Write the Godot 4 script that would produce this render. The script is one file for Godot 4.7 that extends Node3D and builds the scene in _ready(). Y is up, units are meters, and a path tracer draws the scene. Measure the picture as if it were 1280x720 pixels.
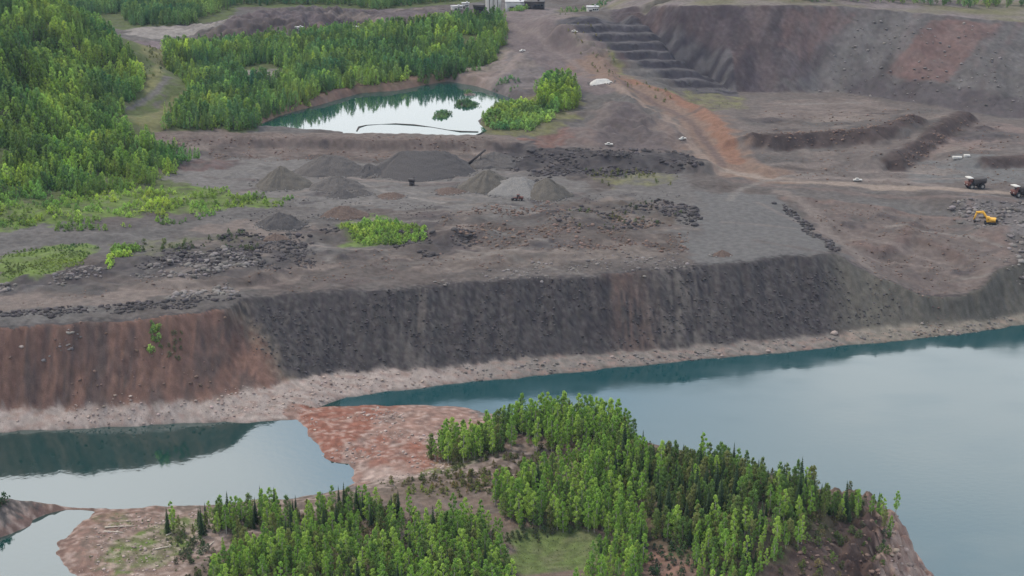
extends Node3D
# An iron-ore quarry beside two flooded pits, seen from a drone about 220 m above the lake.
# World metres: x to the right, y up, the view runs along -z. "d" below is the distance -z.

const X0 := -760.0
const D0 := 336.0
const STEP := 1.5
const NX := 1015
const ND := 1053
const POND_Y := 29.0

var H := PackedFloat32Array()      # heights of the mainland, 2 m raster
var C := PackedColorArray()        # soil colours, 2 m raster
var I := PackedFloat32Array()      # heights of the peninsula
const IX0 := -240.0
const ID0 := 336.0
const INX := 241
const IND := 112
var shore := PackedFloat32Array()
var toe := PackedFloat32Array()
var toe_h := PackedFloat32Array()
var crest := PackedFloat32Array()
var crest_h := PackedFloat32Array()
var n_big := FastNoiseLite.new()
var n_mid := FastNoiseLite.new()
var n_fine := FastNoiseLite.new()
var n_cell := FastNoiseLite.new()
var M := {}
var taken := {}
var spots := []
var bare := []
var skirt := []
var skirt_tones := []

func _ready() -> void:
	view()
	noises()
	materials()
	raster()
	peninsula()
	soil()
	terrain()
	waters()
	stockpiles()
	rocks()
	forests()
	peninsula_trees()
	works()

# ------------------------------------------------------------------ camera, sky, sun
func view() -> void:
	var cam := Camera3D.new()
	cam.name = "camera"
	cam.position = Vector3(0, 220, 0)
	cam.rotation_degrees.x = -17.4
	cam.fov = 20.408
	cam.far = 20000.0
	cam.near = 1.0
	add_child(cam)
	cam.current = true
	var e := Environment.new()
	e.tonemap_mode = Environment.TONE_MAPPER_LINEAR
	e.tonemap_exposure = 1.25
	e.background_mode = Environment.BG_SKY
	e.sdfgi_enabled = true
	e.ssao_enabled = true
	e.ssil_enabled = true
	e.fog_enabled = true
	e.fog_density = 0.00002
	e.fog_light_color = Color(0.70, 0.80, 0.95)
	var sky := Sky.new()
	var pm := PanoramaSkyMaterial.new()
	pm.panorama = cloudy_sky()
	sky.sky_material = pm
	e.sky = sky
	var w := WorldEnvironment.new()
	w.name = "world"
	w.environment = e
	add_child(w)
	var sun := DirectionalLight3D.new()
	sun.name = "sun"
	sun.light_energy = 0.85
	sun.light_color = Color(1.0, 0.96, 0.9)
	sun.light_angular_distance = 9.0
	sun.shadow_enabled = true
	sun.look_at_from_position(Vector3(-45, 80, -40), Vector3.ZERO)
	add_child(sun)

func cloudy_sky() -> ImageTexture:
	# broken bright overcast: white cloud sheets with thin blue-grey gaps, paler towards the horizon all round
	var n := FastNoiseLite.new()
	n.seed = 2384
	n.frequency = 0.55
	n.fractal_octaves = 5
	var w := 768
	var h := 384
	var im := Image.create(w, h, false, Image.FORMAT_RGBF)
	for j in h:
		var el := PI * 0.5 - (j + 0.5) / h * PI
		var y := maxf(sin(el), 0.0)
		for i in w:
			var az := TAU - (i + 0.5) / w * TAU
			var k := 1.0 / (y + 0.22)
			var v := n.get_noise_2d(cos(az) * cos(el) * k, sin(az) * cos(el) * k)
			var cover := smoothstep(-0.30, 0.22, v + (1.0 - y) * 0.10)
			var low := pow(1.0 - y, 3.0)
			var gap := Color(0.55, 0.72, 0.95).lerp(Color(1.0, 1.12, 1.22), low)
			var cloud := Color(1.0, 1.02, 1.05) * (1.0 + 0.85 * low + 0.25 * v)
			im.set_pixel(i, j, gap.lerp(cloud, cover))
	return ImageTexture.create_from_image(im)

# ------------------------------------------------------------------ small helpers
func noise(f: float, s: int, oct := 4) -> FastNoiseLite:
	var n := FastNoiseLite.new()
	n.seed = s
	n.frequency = f
	n.fractal_octaves = oct
	return n

func noises() -> void:
	n_big = noise(0.012, 3)
	n_mid = noise(0.05, 5, 3)
	n_fine = noise(0.17, 7, 3)
	n_cell = noise(0.09, 11, 2)
	n_cell.noise_type = FastNoiseLite.TYPE_CELLULAR
	n_cell.cellular_return_type = FastNoiseLite.RETURN_DISTANCE2_SUB

func pv(a: Array) -> PackedVector2Array:
	var o := PackedVector2Array()
	for i in range(0, a.size(), 2):
		o.append(Vector2(a[i], a[i + 1]))
	return o

func box_of(p: PackedVector2Array, grow: float) -> Rect2:
	var r := Rect2(p[0], Vector2.ZERO)
	for v in p:
		r = r.expand(v)
	return r.grow(grow)

func seg_dist(p: PackedVector2Array, q: Vector2, closed: bool) -> float:
	var best := 1e12
	var n := p.size()
	for i in (n if closed else n - 1):
		var a := p[i]
		var b := p[(i + 1) % n]
		var ab := b - a
		var t := clampf((q - a).dot(ab) / maxf(ab.length_squared(), 1e-6), 0.0, 1.0)
		best = minf(best, q.distance_squared_to(a + ab * t))
	return sqrt(best)

func sdist(p: PackedVector2Array, q: Vector2) -> float:
	var s := seg_dist(p, q, true)
	return s if Geometry2D.is_point_in_polygon(q, p) else -s

func numbered(n: String) -> String:
	var k: int = taken.get(n, 0)
	taken[n] = k + 1
	return n if k == 0 else "%s_%03d" % [n, k]

func tag(o: Node, label: String, category: String, group := "", kind := "") -> void:
	o.set_meta("label", label)
	o.set_meta("category", category)
	if group:
		o.set_meta("group", group)
	if kind:
		o.set_meta("kind", kind)

func mesh_node(called: String, m: Mesh, mat: Material, parent: Node = null) -> MeshInstance3D:
	var o := MeshInstance3D.new()
	o.mesh = m
	if mat:
		o.material_override = mat
	if parent:
		o.name = called
		parent.add_child(o, true)
	else:
		o.name = numbered(called)
		add_child(o, true)
	return o

func base_node(called: String, x: float, d: float, y := INF, turn := 0.0) -> Node3D:
	var o := Node3D.new()
	o.name = numbered(called)
	o.position = Vector3(x, ground(x, d) if y == INF else y, -d)
	o.rotation.y = turn
	add_child(o)
	return o

# ------------------------------------------------------------------ materials
func mat(c: Color, rough := 0.95) -> StandardMaterial3D:
	var m := StandardMaterial3D.new()
	m.albedo_color = c.linear_to_srgb()
	m.roughness = rough
	m.metallic_specular = 0.3
	return m

func grey_tex(n: FastNoiseLite, lo: float, hi: float, size := 1024, power := 1.0) -> NoiseTexture2D:
	var t := NoiseTexture2D.new()
	t.width = size
	t.height = size
	t.seamless = true
	t.noise = n
	var g := Gradient.new()
	g.set_color(0, Color(lo, lo, lo))
	g.set_color(1, Color(hi, hi, hi))
	t.color_ramp = g
	return t

func materials() -> void:
	# soil and broken rock: colours come with the vertices, grain and relief from tiling noise
	var m := StandardMaterial3D.new()
	m.vertex_color_use_as_albedo = true
	m.roughness = 0.97
	m.metallic_specular = 0.2
	m.uv1_triplanar = true
	m.uv1_world_triplanar = true
	m.uv1_scale = Vector3.ONE / 21.0
	var grain := noise(0.035, 31, 5)
	m.albedo_texture = grey_tex(grain, 0.76, 1.0)
	m.heightmap_enabled = true
	var lump := noise(0.028, 33, 4)
	lump.noise_type = FastNoiseLite.TYPE_CELLULAR
	lump.cellular_return_type = FastNoiseLite.RETURN_DISTANCE2_SUB
	m.heightmap_texture = grey_tex(lump, 0.0, 1.0)
	m.heightmap_scale = 9.0
	m.detail_enabled = true
	m.detail_blend_mode = BaseMaterial3D.BLEND_MODE_MUL
	m.detail_uv_layer = BaseMaterial3D.DETAIL_UV_2
	m.uv2_triplanar = true
	m.uv2_world_triplanar = true
	m.uv2_scale = Vector3.ONE / 83.0
	m.detail_albedo = grey_tex(noise(0.02, 37, 5), 0.80, 1.0)
	M.soil = m
	# fine crushed stone of the stockpiles
	for k in [["grey", Color(0.115, 0.104, 0.10)], ["dark", Color(0.088, 0.081, 0.081)], ["olive", Color(0.125, 0.112, 0.098)], ["pale", Color(0.225, 0.214, 0.207)], ["brown", Color(0.135, 0.098, 0.083)], ["white", Color(0.62, 0.60, 0.57)]]:
		var s := mat(k[1])
		s.uv1_triplanar = true
		s.uv1_world_triplanar = true
		s.uv1_scale = Vector3.ONE / 11.0
		s.albedo_texture = grey_tex(noise(0.03, 41, 5), 0.66, 1.0, 512)
		s.heightmap_enabled = true
		s.heightmap_texture = s.albedo_texture
		s.heightmap_scale = 25.0
		M["pile_" + k[0]] = s
	for k in [["dark", Color(0.050, 0.046, 0.048)], ["grey", Color(0.13, 0.121, 0.117)], ["pale", Color(0.25, 0.205, 0.185)], ["brown", Color(0.12, 0.085, 0.07)]]:
		var s := mat(k[1])
		s.vertex_color_use_as_albedo = true
		M["rock_" + k[0]] = s
	# water: deep teal body under a smooth reflecting surface
	for k in [["lake", Color(0.003, 0.030, 0.028), 0.14, 0.05, 1.0], ["ruffled", Color(0.004, 0.040, 0.046), 0.086, 0.26, 0.7], ["pond", Color(0.012, 0.046, 0.040), 0.09, 0.05, 1.0]]:
		var s := StandardMaterial3D.new()
		s.albedo_color = (k[1] as Color).linear_to_srgb()
		s.roughness = k[3]
		s.metallic_specular = 0.6
		s.refraction_enabled = true
		s.refraction_scale = k[2]
		s.uv1_triplanar = true
		s.uv1_world_triplanar = true
		s.uv1_scale = Vector3.ONE / 34.0
		if k[0] == "ruffled":
			s.uv1_scale = Vector3(1.0 / 210.0, 1.0, 1.0 / 120.0)
			var wind := grey_tex(noise(0.007, 57, 3), 0.05, 0.75, 512)
			s.roughness_texture = wind
			s.roughness_texture_channel = BaseMaterial3D.TEXTURE_CHANNEL_RED
		s.heightmap_enabled = true
		s.heightmap_texture = grey_tex(noise(0.02 if k[0] != "ruffled" else 0.09, 51, 4), 0.0, 1.0, 512)
		s.heightmap_scale = k[4]
		M[k[0]] = s
	# leaves and bark
	for k in [["aspen_a", Color(0.250, 0.427, 0.069)], ["aspen_b", Color(0.190, 0.339, 0.063)], ["aspen_c", Color(0.353, 0.512, 0.095)], ["alder_a", Color(0.126, 0.219, 0.055)], ["alder_b", Color(0.161, 0.232, 0.063)], ["alder_c", Color(0.209, 0.235, 0.079)], ["spruce_a", Color(0.034, 0.066, 0.026)], ["spruce_b", Color(0.046, 0.079, 0.029)], ["leaf", Color(0.9, 0.9, 0.9)]]:
		var s := mat(k[1], 0.7)
		s.vertex_color_use_as_albedo = true
		s.backlight_enabled = true
		s.backlight = Color(0.9, 0.9, 0.8)
		M[k[0]] = s
	M.bark_pale = mat(Color(0.27, 0.255, 0.22))
	M.bark_grey = mat(Color(0.12, 0.10, 0.085))

# ------------------------------------------------------------------ height raster of the mainland
func curve_of(a: Array, at: int) -> PackedFloat32Array:
	var o := PackedFloat32Array()
	o.resize(641)
	var k := 0
	for i in 641:
		var x := i - 320.0
		while k < a.size() / 3 - 2 and a[k * 3 + 3] < x:
			k += 1
		var t := clampf((x - a[k * 3]) / maxf(a[k * 3 + 3] - a[k * 3], 0.01), 0.0, 1.0)
		o[i] = lerpf(a[k * 3 + at], a[k * 3 + 3 + at], t)
	var s := o.duplicate()
	for i in range(3, 638):
		s[i] = (o[i - 3] + o[i - 2] + o[i - 1] + o[i] + o[i + 1] + o[i + 2] + o[i + 3]) / 7.0
	return s

func curve_at(a: Array, x: float, at: int) -> float:
	var k := 0
	while k < a.size() / 3 - 2 and a[k * 3 + 3] < x:
		k += 1
	return lerpf(a[k * 3 + at], a[k * 3 + 3 + at], clampf((x - a[k * 3]) / maxf(a[k * 3 + 3] - a[k * 3], 0.01), 0.0, 1.0))

func cells(r: Rect2) -> Array:
	return [clampi(int((r.position.x - X0) / STEP), 0, NX - 1), clampi(int((r.end.x - X0) / STEP) + 1, 0, NX - 1), clampi(int((r.position.y - D0) / STEP), 0, ND - 1), clampi(int((r.end.y - D0) / STEP) + 1, 0, ND - 1)]

func stamp(poly: PackedVector2Array, feather: float, value: float, add := false) -> void:
	var b := cells(box_of(poly, feather))
	for j in range(b[2], b[3] + 1):
		for i in range(b[0], b[1] + 1):
			var w := smoothstep(-0.5, 0.5, sdist(poly, Vector2(X0 + i * STEP, D0 + j * STEP)) / feather)
			if w > 0.0:
				var at: int = j * NX + i
				H[at] = H[at] + value * w if add else lerpf(H[at], value, w)

func scarp(line: PackedVector2Array, h: float, front: float, back: float) -> void:
	# a dug face: the ground on the left of the line (seen along it) stands higher by h and fades away over "back"
	var b := cells(box_of(line, back * 2.0))
	for j in range(b[2], b[3] + 1):
		for i in range(b[0], b[1] + 1):
			var q := Vector2(X0 + i * STEP, D0 + j * STEP)
			q += Vector2(n_mid.get_noise_2d(q.x, q.y), n_mid.get_noise_2d(q.y, q.x)) * 5.0
			var best := 1e12
			var side := 0.0
			var along := 0.0
			for k in line.size() - 1:
				var ab := line[k + 1] - line[k]
				var u := (q - line[k]).dot(ab) / ab.length_squared()
				var t := clampf(u, 0.0, 1.0)
				var dd := q.distance_squared_to(line[k] + ab * t)
				if dd < best:
					best = dd
					side = ab.cross(q - line[k])
					along = 0.0
					if k == 0 and u < 0.0: along = -u * ab.length()
					if k == line.size() - 2 and u > 1.0: along = (u - 1.0) * ab.length()
			var dist := sqrt(best)
			var w := exp(-dist / back) if side > 0.0 else clampf(1.0 - dist / front, 0.0, 1.0)
			w *= clampf(1.0 - along / 18.0, 0.0, 1.0)
			H[j * NX + i] += h * w

func mound(x: float, d: float, rx: float, rd: float, h: float) -> void:
	var b := cells(Rect2(x - rx * 1.4, d - rd * 1.4, rx * 2.8, rd * 2.8))
	for j in range(b[2], b[3] + 1):
		for i in range(b[0], b[1] + 1):
			var q := Vector2(X0 + i * STEP, D0 + j * STEP)
			var r := Vector2((q.x - x) / rx, (q.y - d) / rd).length() + n_mid.get_noise_2d(q.x * 1.5, q.y * 1.5) * 0.35
			H[j * NX + i] += h * pow(clampf(1.0 - r, 0.0, 1.0), 0.8)

func idw(pts: Array, x: float, d: float) -> float:
	var s := 0.0
	var w := 0.0
	for k in range(0, pts.size(), 3):
		var dx: float = x - pts[k]
		var dd: float = d - pts[k + 1]
		var q: float = dx * dx + dd * dd + 120.0
		var g := 1.0 / (q * q)
		s += g * pts[k + 2]
		w += g
	return s / w

var BASE := [32.6, 1076.7, 27, 88.2, 1095.3, 27, 120.7, 1089.1, 27, 134.9, 1070.7, 27, 146.4, 1047.0, 27, 181.8, 1047.0, 27, 218.3, 1049.9, 27, 239.3, 1029.9, 27, 261.5, 1007.9, 27, 300.4, 966.5, 27, 320.3, 956.7, 27, 360.2, 932.8, 27, 402.9, 921.3, 27]
var RIM := [36.5, 1224.2, 60, 77.1, 1193.6, 64, 93.4, 1175.1, 67, 117.4, 1125.6, 74, 170.9, 1110.2, 76, 226.3, 1106.0, 76, 250.7, 1097.0, 75, 290.1, 1079.9, 73, 320.0, 1071.2, 71, 350.8, 1066.9, 70, 399.9, 1055.8, 70, 449.5, 1048.4, 70]

func raster() -> void:
	C.resize(NX * ND)
	C.fill(GREY)
	var pts := [-161.3, 566.3, 30, -197.0, 585.7, 30, -134.8, 582.3, 29.5, -93.8, 617.5, 26.5, 20.1, 641.5, 26, 126.9, 678.0, 26, -194.1, 629.9, 29.5, -226.6, 682.1, 28.5, -171.5, 644.8, 28.5, -139.2, 687.5, 27, -68.0, 689.2, 26.5, 3.6, 702.7, 26.5, 98.5, 733.0, 26, -139.1, 797.0, 26, -57.3, 797.0, 26, 24.6, 797.0, 26, 85.9, 797.0, 26, -147.5, 848.2, 26, -82.4, 848.2, 26, -17.4, 849.9, 26.5, 52.0, 847.7, 27, -150.1, 956.2, 32, -101.5, 1061.3, 33, -45.0, 1119.8, 34, 0.0, 1055.6, 34, 29.2, 961.3, 31, -209.5, 1067.0, 32, -209.4, 961.3, 31, -263.9, 1198.4, 33, -223.3, 1318.3, 34, -124.1, 1311.3, 35, -51.4, 1290.0, 38, -377.6, 1406.6, 32, -171.2, 1437.2, 35, -25.6, 1285.5, 45, 6.2, 1257.0, 52, 35.1, 1175.4, 60, 55.0, 1164.9, 62, 0.0, 1171.3, 46, 28.1, 1122.7, 42, 63.1, 1044.3, 36, 82.3, 1020.3, 34, 93.0, 966.4, 30, 113.2, 852.1, 26, 147.8, 1007.9, 27, 209.0, 1007.9, 27, 247.5, 956.7, 27, 285.7, 921.3, 27, 133.2, 839.4, 24.5, 202.4, 860.9, 24, 251.2, 878.8, 24.5, 267.9, 830.0, 24.5, 146.6, 792.5, 25, 223.6, 775.8, 25, 145.5, 740.7, 22, 164.3, 719.5, 18, 172.8, 690.3, 15, 179.4, 658.0, 12, 199.7, 682.8, 13.5, 217.5, 696.3, 17, 193.6, 748.2, 18, 211.9, 730.0, 19, 231.1, 719.1, 22, 180.3, 759.7, 23, 221.3, 673.4, 20, 127.3, 691.0, 26, 140.7, 676.4, 25, 123.0, 745.1, 26, -339.4, 1069.2, 85, -304.2, 1053.3, 74, -269.1, 1054.7, 57, -245.2, 1049.7, 43, -291.5, 910.0, 78, -281.7, 951.3, 62, -259.8, 954.3, 47, -248.1, 1004.0, 38, -277.5, 858.5, 60, -261.5, 890.1, 45, -246.5, 917.0, 35, -227.6, 956.2, 32, -267.2, 819.3, 42, -244.6, 840.6, 33, -219.5, 879.2, 29, -253.8, 772.3, 32, -222.3, 772.0, 28, -191.4, 792.9, 27]
	pts.append_array([-350.0, 1270.0, 33.0, -250.0, 1200.0, 33.0, -460.0, 1320.0, 36.0, -560.0, 1050.0, 80.0, -600.0, 1700.0, 36.0, -200.0, 1800.0, 40.0, 60.0, 1800.0, 50.0, 600.0, 1800.0, 74.0, 300.0, 1500.0, 74.0, 500.0, 1300.0, 74.0, -420.0, 800.0, 40.0, 420.0, 800.0, 26.0, 420.0, 640.0, 26.0, -420.0, 600.0, 27.0])
	var cw := 96
	var ch := 100
	var coarse := PackedFloat32Array()
	coarse.resize(cw * ch)
	for j in ch:
		for i in cw:
			coarse[j * cw + i] = idw(pts, X0 - 1.0 + (i + 0.5) * NX * STEP / cw, D0 - 1.0 + (j + 0.5) * ND * STEP / ch)
	var im := Image.create_from_data(cw, ch, false, Image.FORMAT_RF, coarse.to_byte_array())
	im.resize(NX, ND, Image.INTERPOLATE_CUBIC)
	H = im.get_data().to_float32_array()
	# the far pit wall
	for j in range(int((900 - D0) / STEP), ND):
		var d := D0 + j * STEP
		for i in range(int((55.0 - X0) / STEP), NX):
			var x := X0 + i * STEP
			var wob := n_big.get_noise_2d(x * 2.0, d) * 7.0
			var b := curve_at(BASE, x, 1) + wob
			if d > b:
				var r := curve_at(RIM, x, 1) + wob * 0.6
				var t := clampf((d - b) / maxf(r - b, 8.0), 0.0, 1.0)
				var ribs := n_mid.get_noise_2d(x * 0.9 + d * 0.35, t * 14.0) * 3.4 * sin(t * PI)
				H[j * NX + i] = lerpf(H[j * NX + i], lerpf(27.0, curve_at(RIM, x, 2), t) + ribs + maxf(0.0, d - r) * 0.008, smoothstep(55.0, 95.0, x))
	# blasted benches on the near side of the pit
	var la := [32.5, 1144.0, 62, 47.6, 1122.8, 56, 64.1, 1095.2, 48, 86.0, 1069.8, 38, 109.3, 1042.3, 30]
	var ra := [86.7, 1161.8, 63, 98.7, 1130.6, 56, 110.7, 1095.2, 48, 122.2, 1076.2, 38, 134.8, 1048.1, 30]
	for j in range(int((1020 - D0) / STEP), int((1180 - D0) / STEP)):
		var d := D0 + j * STEP
		# along the slope the benches run between two edges that shift to the right as they come down
		var u := clampf((1150.0 - d) / 104.0, 0.0, 1.0)
		var xl := 0.0
		var xr := 0.0
		for k in 4:
			if (la[k * 3 + 1] >= d and d >= la[k * 3 + 4]) or k == 3:
				xl = lerpf(la[k * 3], la[k * 3 + 3], clampf((la[k * 3 + 1] - d) / (la[k * 3 + 1] - la[k * 3 + 4]), 0.0, 1.0))
				break
		for k in 4:
			if (ra[k * 3 + 1] >= d and d >= ra[k * 3 + 4]) or k == 3:
				xr = lerpf(ra[k * 3], ra[k * 3 + 3], clampf((ra[k * 3 + 1] - d) / (ra[k * 3 + 1] - ra[k * 3 + 4]), 0.0, 1.0))
				break
		for i in range(int((xl - 14.0 - X0) / STEP), int((xr + 30.0 - X0) / STEP)):
			var x := X0 + i * STEP
			var uu := u * 8.0 + (n_mid.get_noise_2d(x, d) * 0.34 + n_fine.get_noise_2d(x, d) * 0.16)
			var st := floorf(uu) + smoothstep(0.0, 0.26, uu - floorf(uu))
			var bench := lerpf(63.0, 29.0, clampf(st / 8.0, 0.0, 1.0))
			var edge := smoothstep(xl - 12.0, xl + 2.0, x)
			H[j * NX + i] = lerpf(H[j * NX + i], bench, edge * (1.0 - smoothstep(xr, xr + 5.0, x)))
	# the pond and the dam in front of it
	stamp(pv([-207.4, 906.7, 0.0, 895.6, 26.7, 874.1, 26.5, 867.9, 0.0, 872.0, -98.4, 878.3, -198.6, 886.9]), 7.0, 31.5)
	stamp(pv([0.0, 891.2, 26.7, 874.1, 87.9, 861.7, 110.3, 830.1, 100.8, 820.7, 51.4, 837.8, 8.7, 857.6]), 9.0, 30.0)
	stamp(pond_line(), 9.0, POND_Y - 2.2)
	for p in [[-29.2, 994.8], [-43.4, 961.5], [-28.1, 1030.5], [-14.3, 939.6]]:
		mound(p[0], p[1], 9.5, 12.0, 3.6)
	# tipped heaps merged with the ground
	for q in [[[66.2, 946.5], 22.0, 42.0, 9.0], [[43.3, 895.6], 22.0, 26.0, 4.5], [[87.0, 900.0], 16.0, 30.0, 5.0], [[5.4, 1080.4], 22.0, 40.0, 5.0], [[25.3, 1003.5], 12.0, 18.0, 4.0], [[-167.4, 838.6], 22.0, 12.0, 2.4], [[-144.1, 814.6], 10.0, 7.0, 2.0], [[43.4, 730.1], 30.0, 17.0, 2.6], [[22.5, 724.3], 14.0, 10.0, 1.8], [[-58.7, 699.1], 24.0, 10.0, 2.4], [[-34.1, 691.0], 16.0, 12.0, 3.0], [[-42.2, 675.4], 9.0, 6.0, 1.6], [[-79.5, 696.4], 14.0, 9.0, 2.0], [[0.0, 665.4], 16.0, 8.0, 1.4], [[-14.3, 691.0], 20.0, 9.0, 1.2], [[-102.2, 678.0], 9.0, 6.0, 1.4], [[-95.1, 691.0], 8.0, 5.0, 1.2], [[-188.1, 619.1], 18.0, 5.0, 2.6], [[-174.7, 630.1], 14.0, 6.0, 2.6], [[-198.9, 606.3], 18.0, 5.0, 2.2], [[-113.0, 635.7], 30.0, 8.0, 2.0], [[-155.4, 647.3], 26.0, 9.0, 2.0], [[-134.0, 659.3], 24.0, 9.0, 2.4], [[-212.8, 722.0], 16.0, 9.0, 2.0], [[-182.0, 687.5], 22.0, 9.0, 1.6], [[25.8, 842.3], 30.0, 14.0, 3.0], [[55.7, 838.4], 26.0, 12.0, 2.6], [[4.3, 842.3], 14.0, 10.0, 2.0], [[69.5, 748.1], 18.0, 12.0, 2.0], [[79.1, 736.0], 10.0, 9.0, 2.0], [[-194.9, 1281.6], 60.0, 70.0, 10.0], [[-160.3, 1313.4], 50.0, 70.0, 9.0], [[-213.7, 1259.8], 26.0, 40.0, 7.0], [[-91.6, 1313.4], 60.0, 60.0, 8.0], [[4.5, 887.2], 0.1, 0.1, 0.0], [[235.3, 767.7], 26.0, 9.0, 1.5], [[228.9, 718.8], 22.0, 14.0, 2.5], [[197.1, 666.7], 10.0, 6.0, 1.2]]:
		mound(q[0][0], q[0][1], q[1], q[2], q[3])
	# many small tipped loads and scrapes all over the workings
	var rng := RandomNumberGenerator.new()
	rng.seed = 4
	for zone in [[[-201.2, 598.0, -124.2, 704.5, -30.8, 745.1, 48.5, 786.7, 84.9, 748.1, 78.9, 691.0, -13.4, 641.5, -108.6, 608.4], 420, 1.8, 6.0, 2.0], [[126.2, 956.7, 258.6, 981.7, 296.4, 910.1, 263.2, 801.5, 134.3, 819.4], 60, 4.0, 12.0, 1.3], [[146.7, 768.1, 216.6, 748.2, 217.9, 686.0, 172.5, 632.7], 50, 2.0, 5.0, 1.0], [[-177.7, 847.7, -102.9, 838.1, 0.0, 819.4, 24.1, 782.7, -30.6, 741.2, -91.8, 741.2, -135.2, 772.7], 60, 2.0, 5.0, 1.2], [[-20.7, 1026.0, 11.9, 1192.0, 54.6, 1086.8, 78.6, 971.4, 87.3, 856.1, 35.3, 866.5], 50, 3.0, 9.0, 1.6], [[-210.3, 1238.6, -191.6, 1376.7, -26.9, 1351.7, -24.8, 1242.8], 50, 6.0, 16.0, 1.6], [[-192.0, 854.6, 0.0, 850.6, 0.0, 879.2, -198.0, 883.4], 40, 2.0, 6.0, 0.8]]:
		var poly := pv(zone[0])
		var bb := box_of(poly, 0.0)
		for k in zone[1]:
			var q := bb.position + bb.size * Vector2(rng.randf(), rng.randf())
			if Geometry2D.is_point_in_polygon(q, poly):
				var r := lerpf(zone[2], zone[3], pow(rng.randf(), 2.0))
				mound(q.x, q.y, r * rng.randf_range(0.8, 2.2), r, rng.randf_range(-0.4, 1.0) * zone[4])
				spots.append([q, r, rng.randf()])
	# dug faces on the pit floor and in the low bowl on the right
	scarp(pv([132.8, 876.2, 154.1, 878.3, 180.3, 888.7, 201.6, 888.7, 233.7, 914.8]), 7.5, 9.0, 60.0)
	scarp(pv([132.8, 876.2, 131.0, 848.2, 134.5, 825.5]), 3.0, 8.0, 20.0)
	scarp(pv([205.6, 844.3, 229.5, 882.4, 256.6, 926.1, 274.4, 951.9]), 6.0, 8.0, 45.0)
	scarp(pv([257.1, 842.9, 268.6, 846.8, 285.9, 846.8]), 4.5, 7.0, 60.0)
	scarp(pv([155.3, 842.9, 181.5, 844.8, 204.5, 850.6]), 1.6, 5.0, 20.0)
	scarp(pv([160.0, 707.8, 165.6, 699.8, 180.1, 710.5, 192.8, 737.1]), 3.0, 6.0, 22.0)
	scarp(pv([189.7, 715.6, 198.1, 704.9, 203.8, 692.0]), 2.2, 5.0, 20.0)
	scarp(pv([137.3, 772.4, 165.9, 766.0, 191.3, 756.6, 212.3, 747.4]), 1.6, 5.0, 10.0)
	scarp(pv([-28.7, 691.0, 21.4, 687.1, 80.0, 701.8]), 1.3, 6.0, 14.0)
	scarp(pv([-13.6, 653.2, 6.9, 662.9, 55.6, 667.9]), 1.2, 4.0, 12.0)
	scarp(pv([-147.3, 610.5, -111.0, 623.4, -99.2, 632.3, -86.5, 636.9]), 1.8, 4.0, 10.0)
	# edge of the haul road where it comes down past the pit
	scarp(pv([74.4, 981.9, 69.5, 1020.7, 62.9, 1068.8, 56.7, 1107.8]), 3.5, 8.0, 8.0)
	scarp(pv([74.5, 981.8, 86.8, 951.5, 95.8, 905.4, 99.0, 857.8]), 1.6, 5.0, 6.0)
	scarp(pv([124.3, 869.8, 122.0, 923.4, 114.1, 971.5, 96.8, 1008.9, 78.4, 1038.0]), 2.4, 6.0, 5.0)
	shore = curve_of([-207.3, 526.3, 0, -182.9, 530.0, 0, -145.7, 534.5, 0, -126.7, 537.5, 0, -97.8, 539.1, 0, -77.7, 541.4, 0, -64.8, 562.9, 0, -48.7, 569.6, 0, -25.0, 577.3, 0, 0.0, 584.3, 0, 31.6, 593.2, 0, 67.4, 603.3, 0, 101.0, 611.9, 0, 135.7, 621.6, 0, 171.5, 631.6, 0, 208.5, 644.0, 0, 223.7, 652.5, 0, 268.8, 672.4, 0], 1)
	toe = curve_of([-210.4, 536.7, 5, -185.4, 539.8, 5, -166.6, 542.1, 5, -147.0, 541.7, 5.5, -127.9, 545.1, 6, -104.8, 553.2, 6, -91.3, 562.4, 6, -65.0, 581.5, 5, -40.8, 584.6, 4.5, -25.4, 588.7, 4, -4.1, 596.1, 4, 22.7, 602.1, 3.5, 44.5, 608.3, 3, 68.2, 613.1, 3, 90.8, 619.0, 3, 125.7, 629.1, 3, 149.8, 637.3, 3, 170.2, 642.6, 3, 198.3, 648.3, 2.5, 225.6, 659.2, 2.5, 271.4, 680.5, 3], 1)
	toe_h = curve_of([-210.4, 536.7, 5, -185.4, 539.8, 5, -166.6, 542.1, 5, -147.0, 541.7, 5.5, -127.9, 545.1, 6, -104.8, 553.2, 6, -91.3, 562.4, 6, -65.0, 581.5, 5, -40.8, 584.6, 4.5, -25.4, 588.7, 4, -4.1, 596.1, 4, 22.7, 602.1, 3.5, 44.5, 608.3, 3, 68.2, 613.1, 3, 90.8, 619.0, 3, 125.7, 629.1, 3, 149.8, 637.3, 3, 170.2, 642.6, 3, 198.3, 648.3, 2.5, 225.6, 659.2, 2.5, 271.4, 680.5, 3], 2)
	crest = curve_of([-212.3, 549.9, 30, -188.0, 556.2, 30, -171.4, 559.8, 30, -151.6, 563.5, 30, -137.6, 567.3, 30, -123.7, 572.6, 29.5, -109.1, 584.3, 28.5, -104.2, 601.1, 27, -89.7, 610.5, 26, -70.7, 612.6, 26, -51.6, 614.7, 26, -32.5, 621.2, 26, -13.1, 627.8, 26, 6.6, 630.1, 26, 26.5, 633.5, 26, 46.8, 640.3, 26, 70.8, 646.1, 26, 99.3, 654.4, 26, 120.4, 664.2, 26, 142.3, 670.1, 25, 154.2, 663.4, 19, 171.1, 653.9, 14, 178.8, 650.9, 11, 193.2, 653.8, 11.5, 203.5, 658.5, 14, 211.1, 667.9, 18, 229.8, 678.4, 20, 273.4, 692.0, 22], 1)
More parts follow.
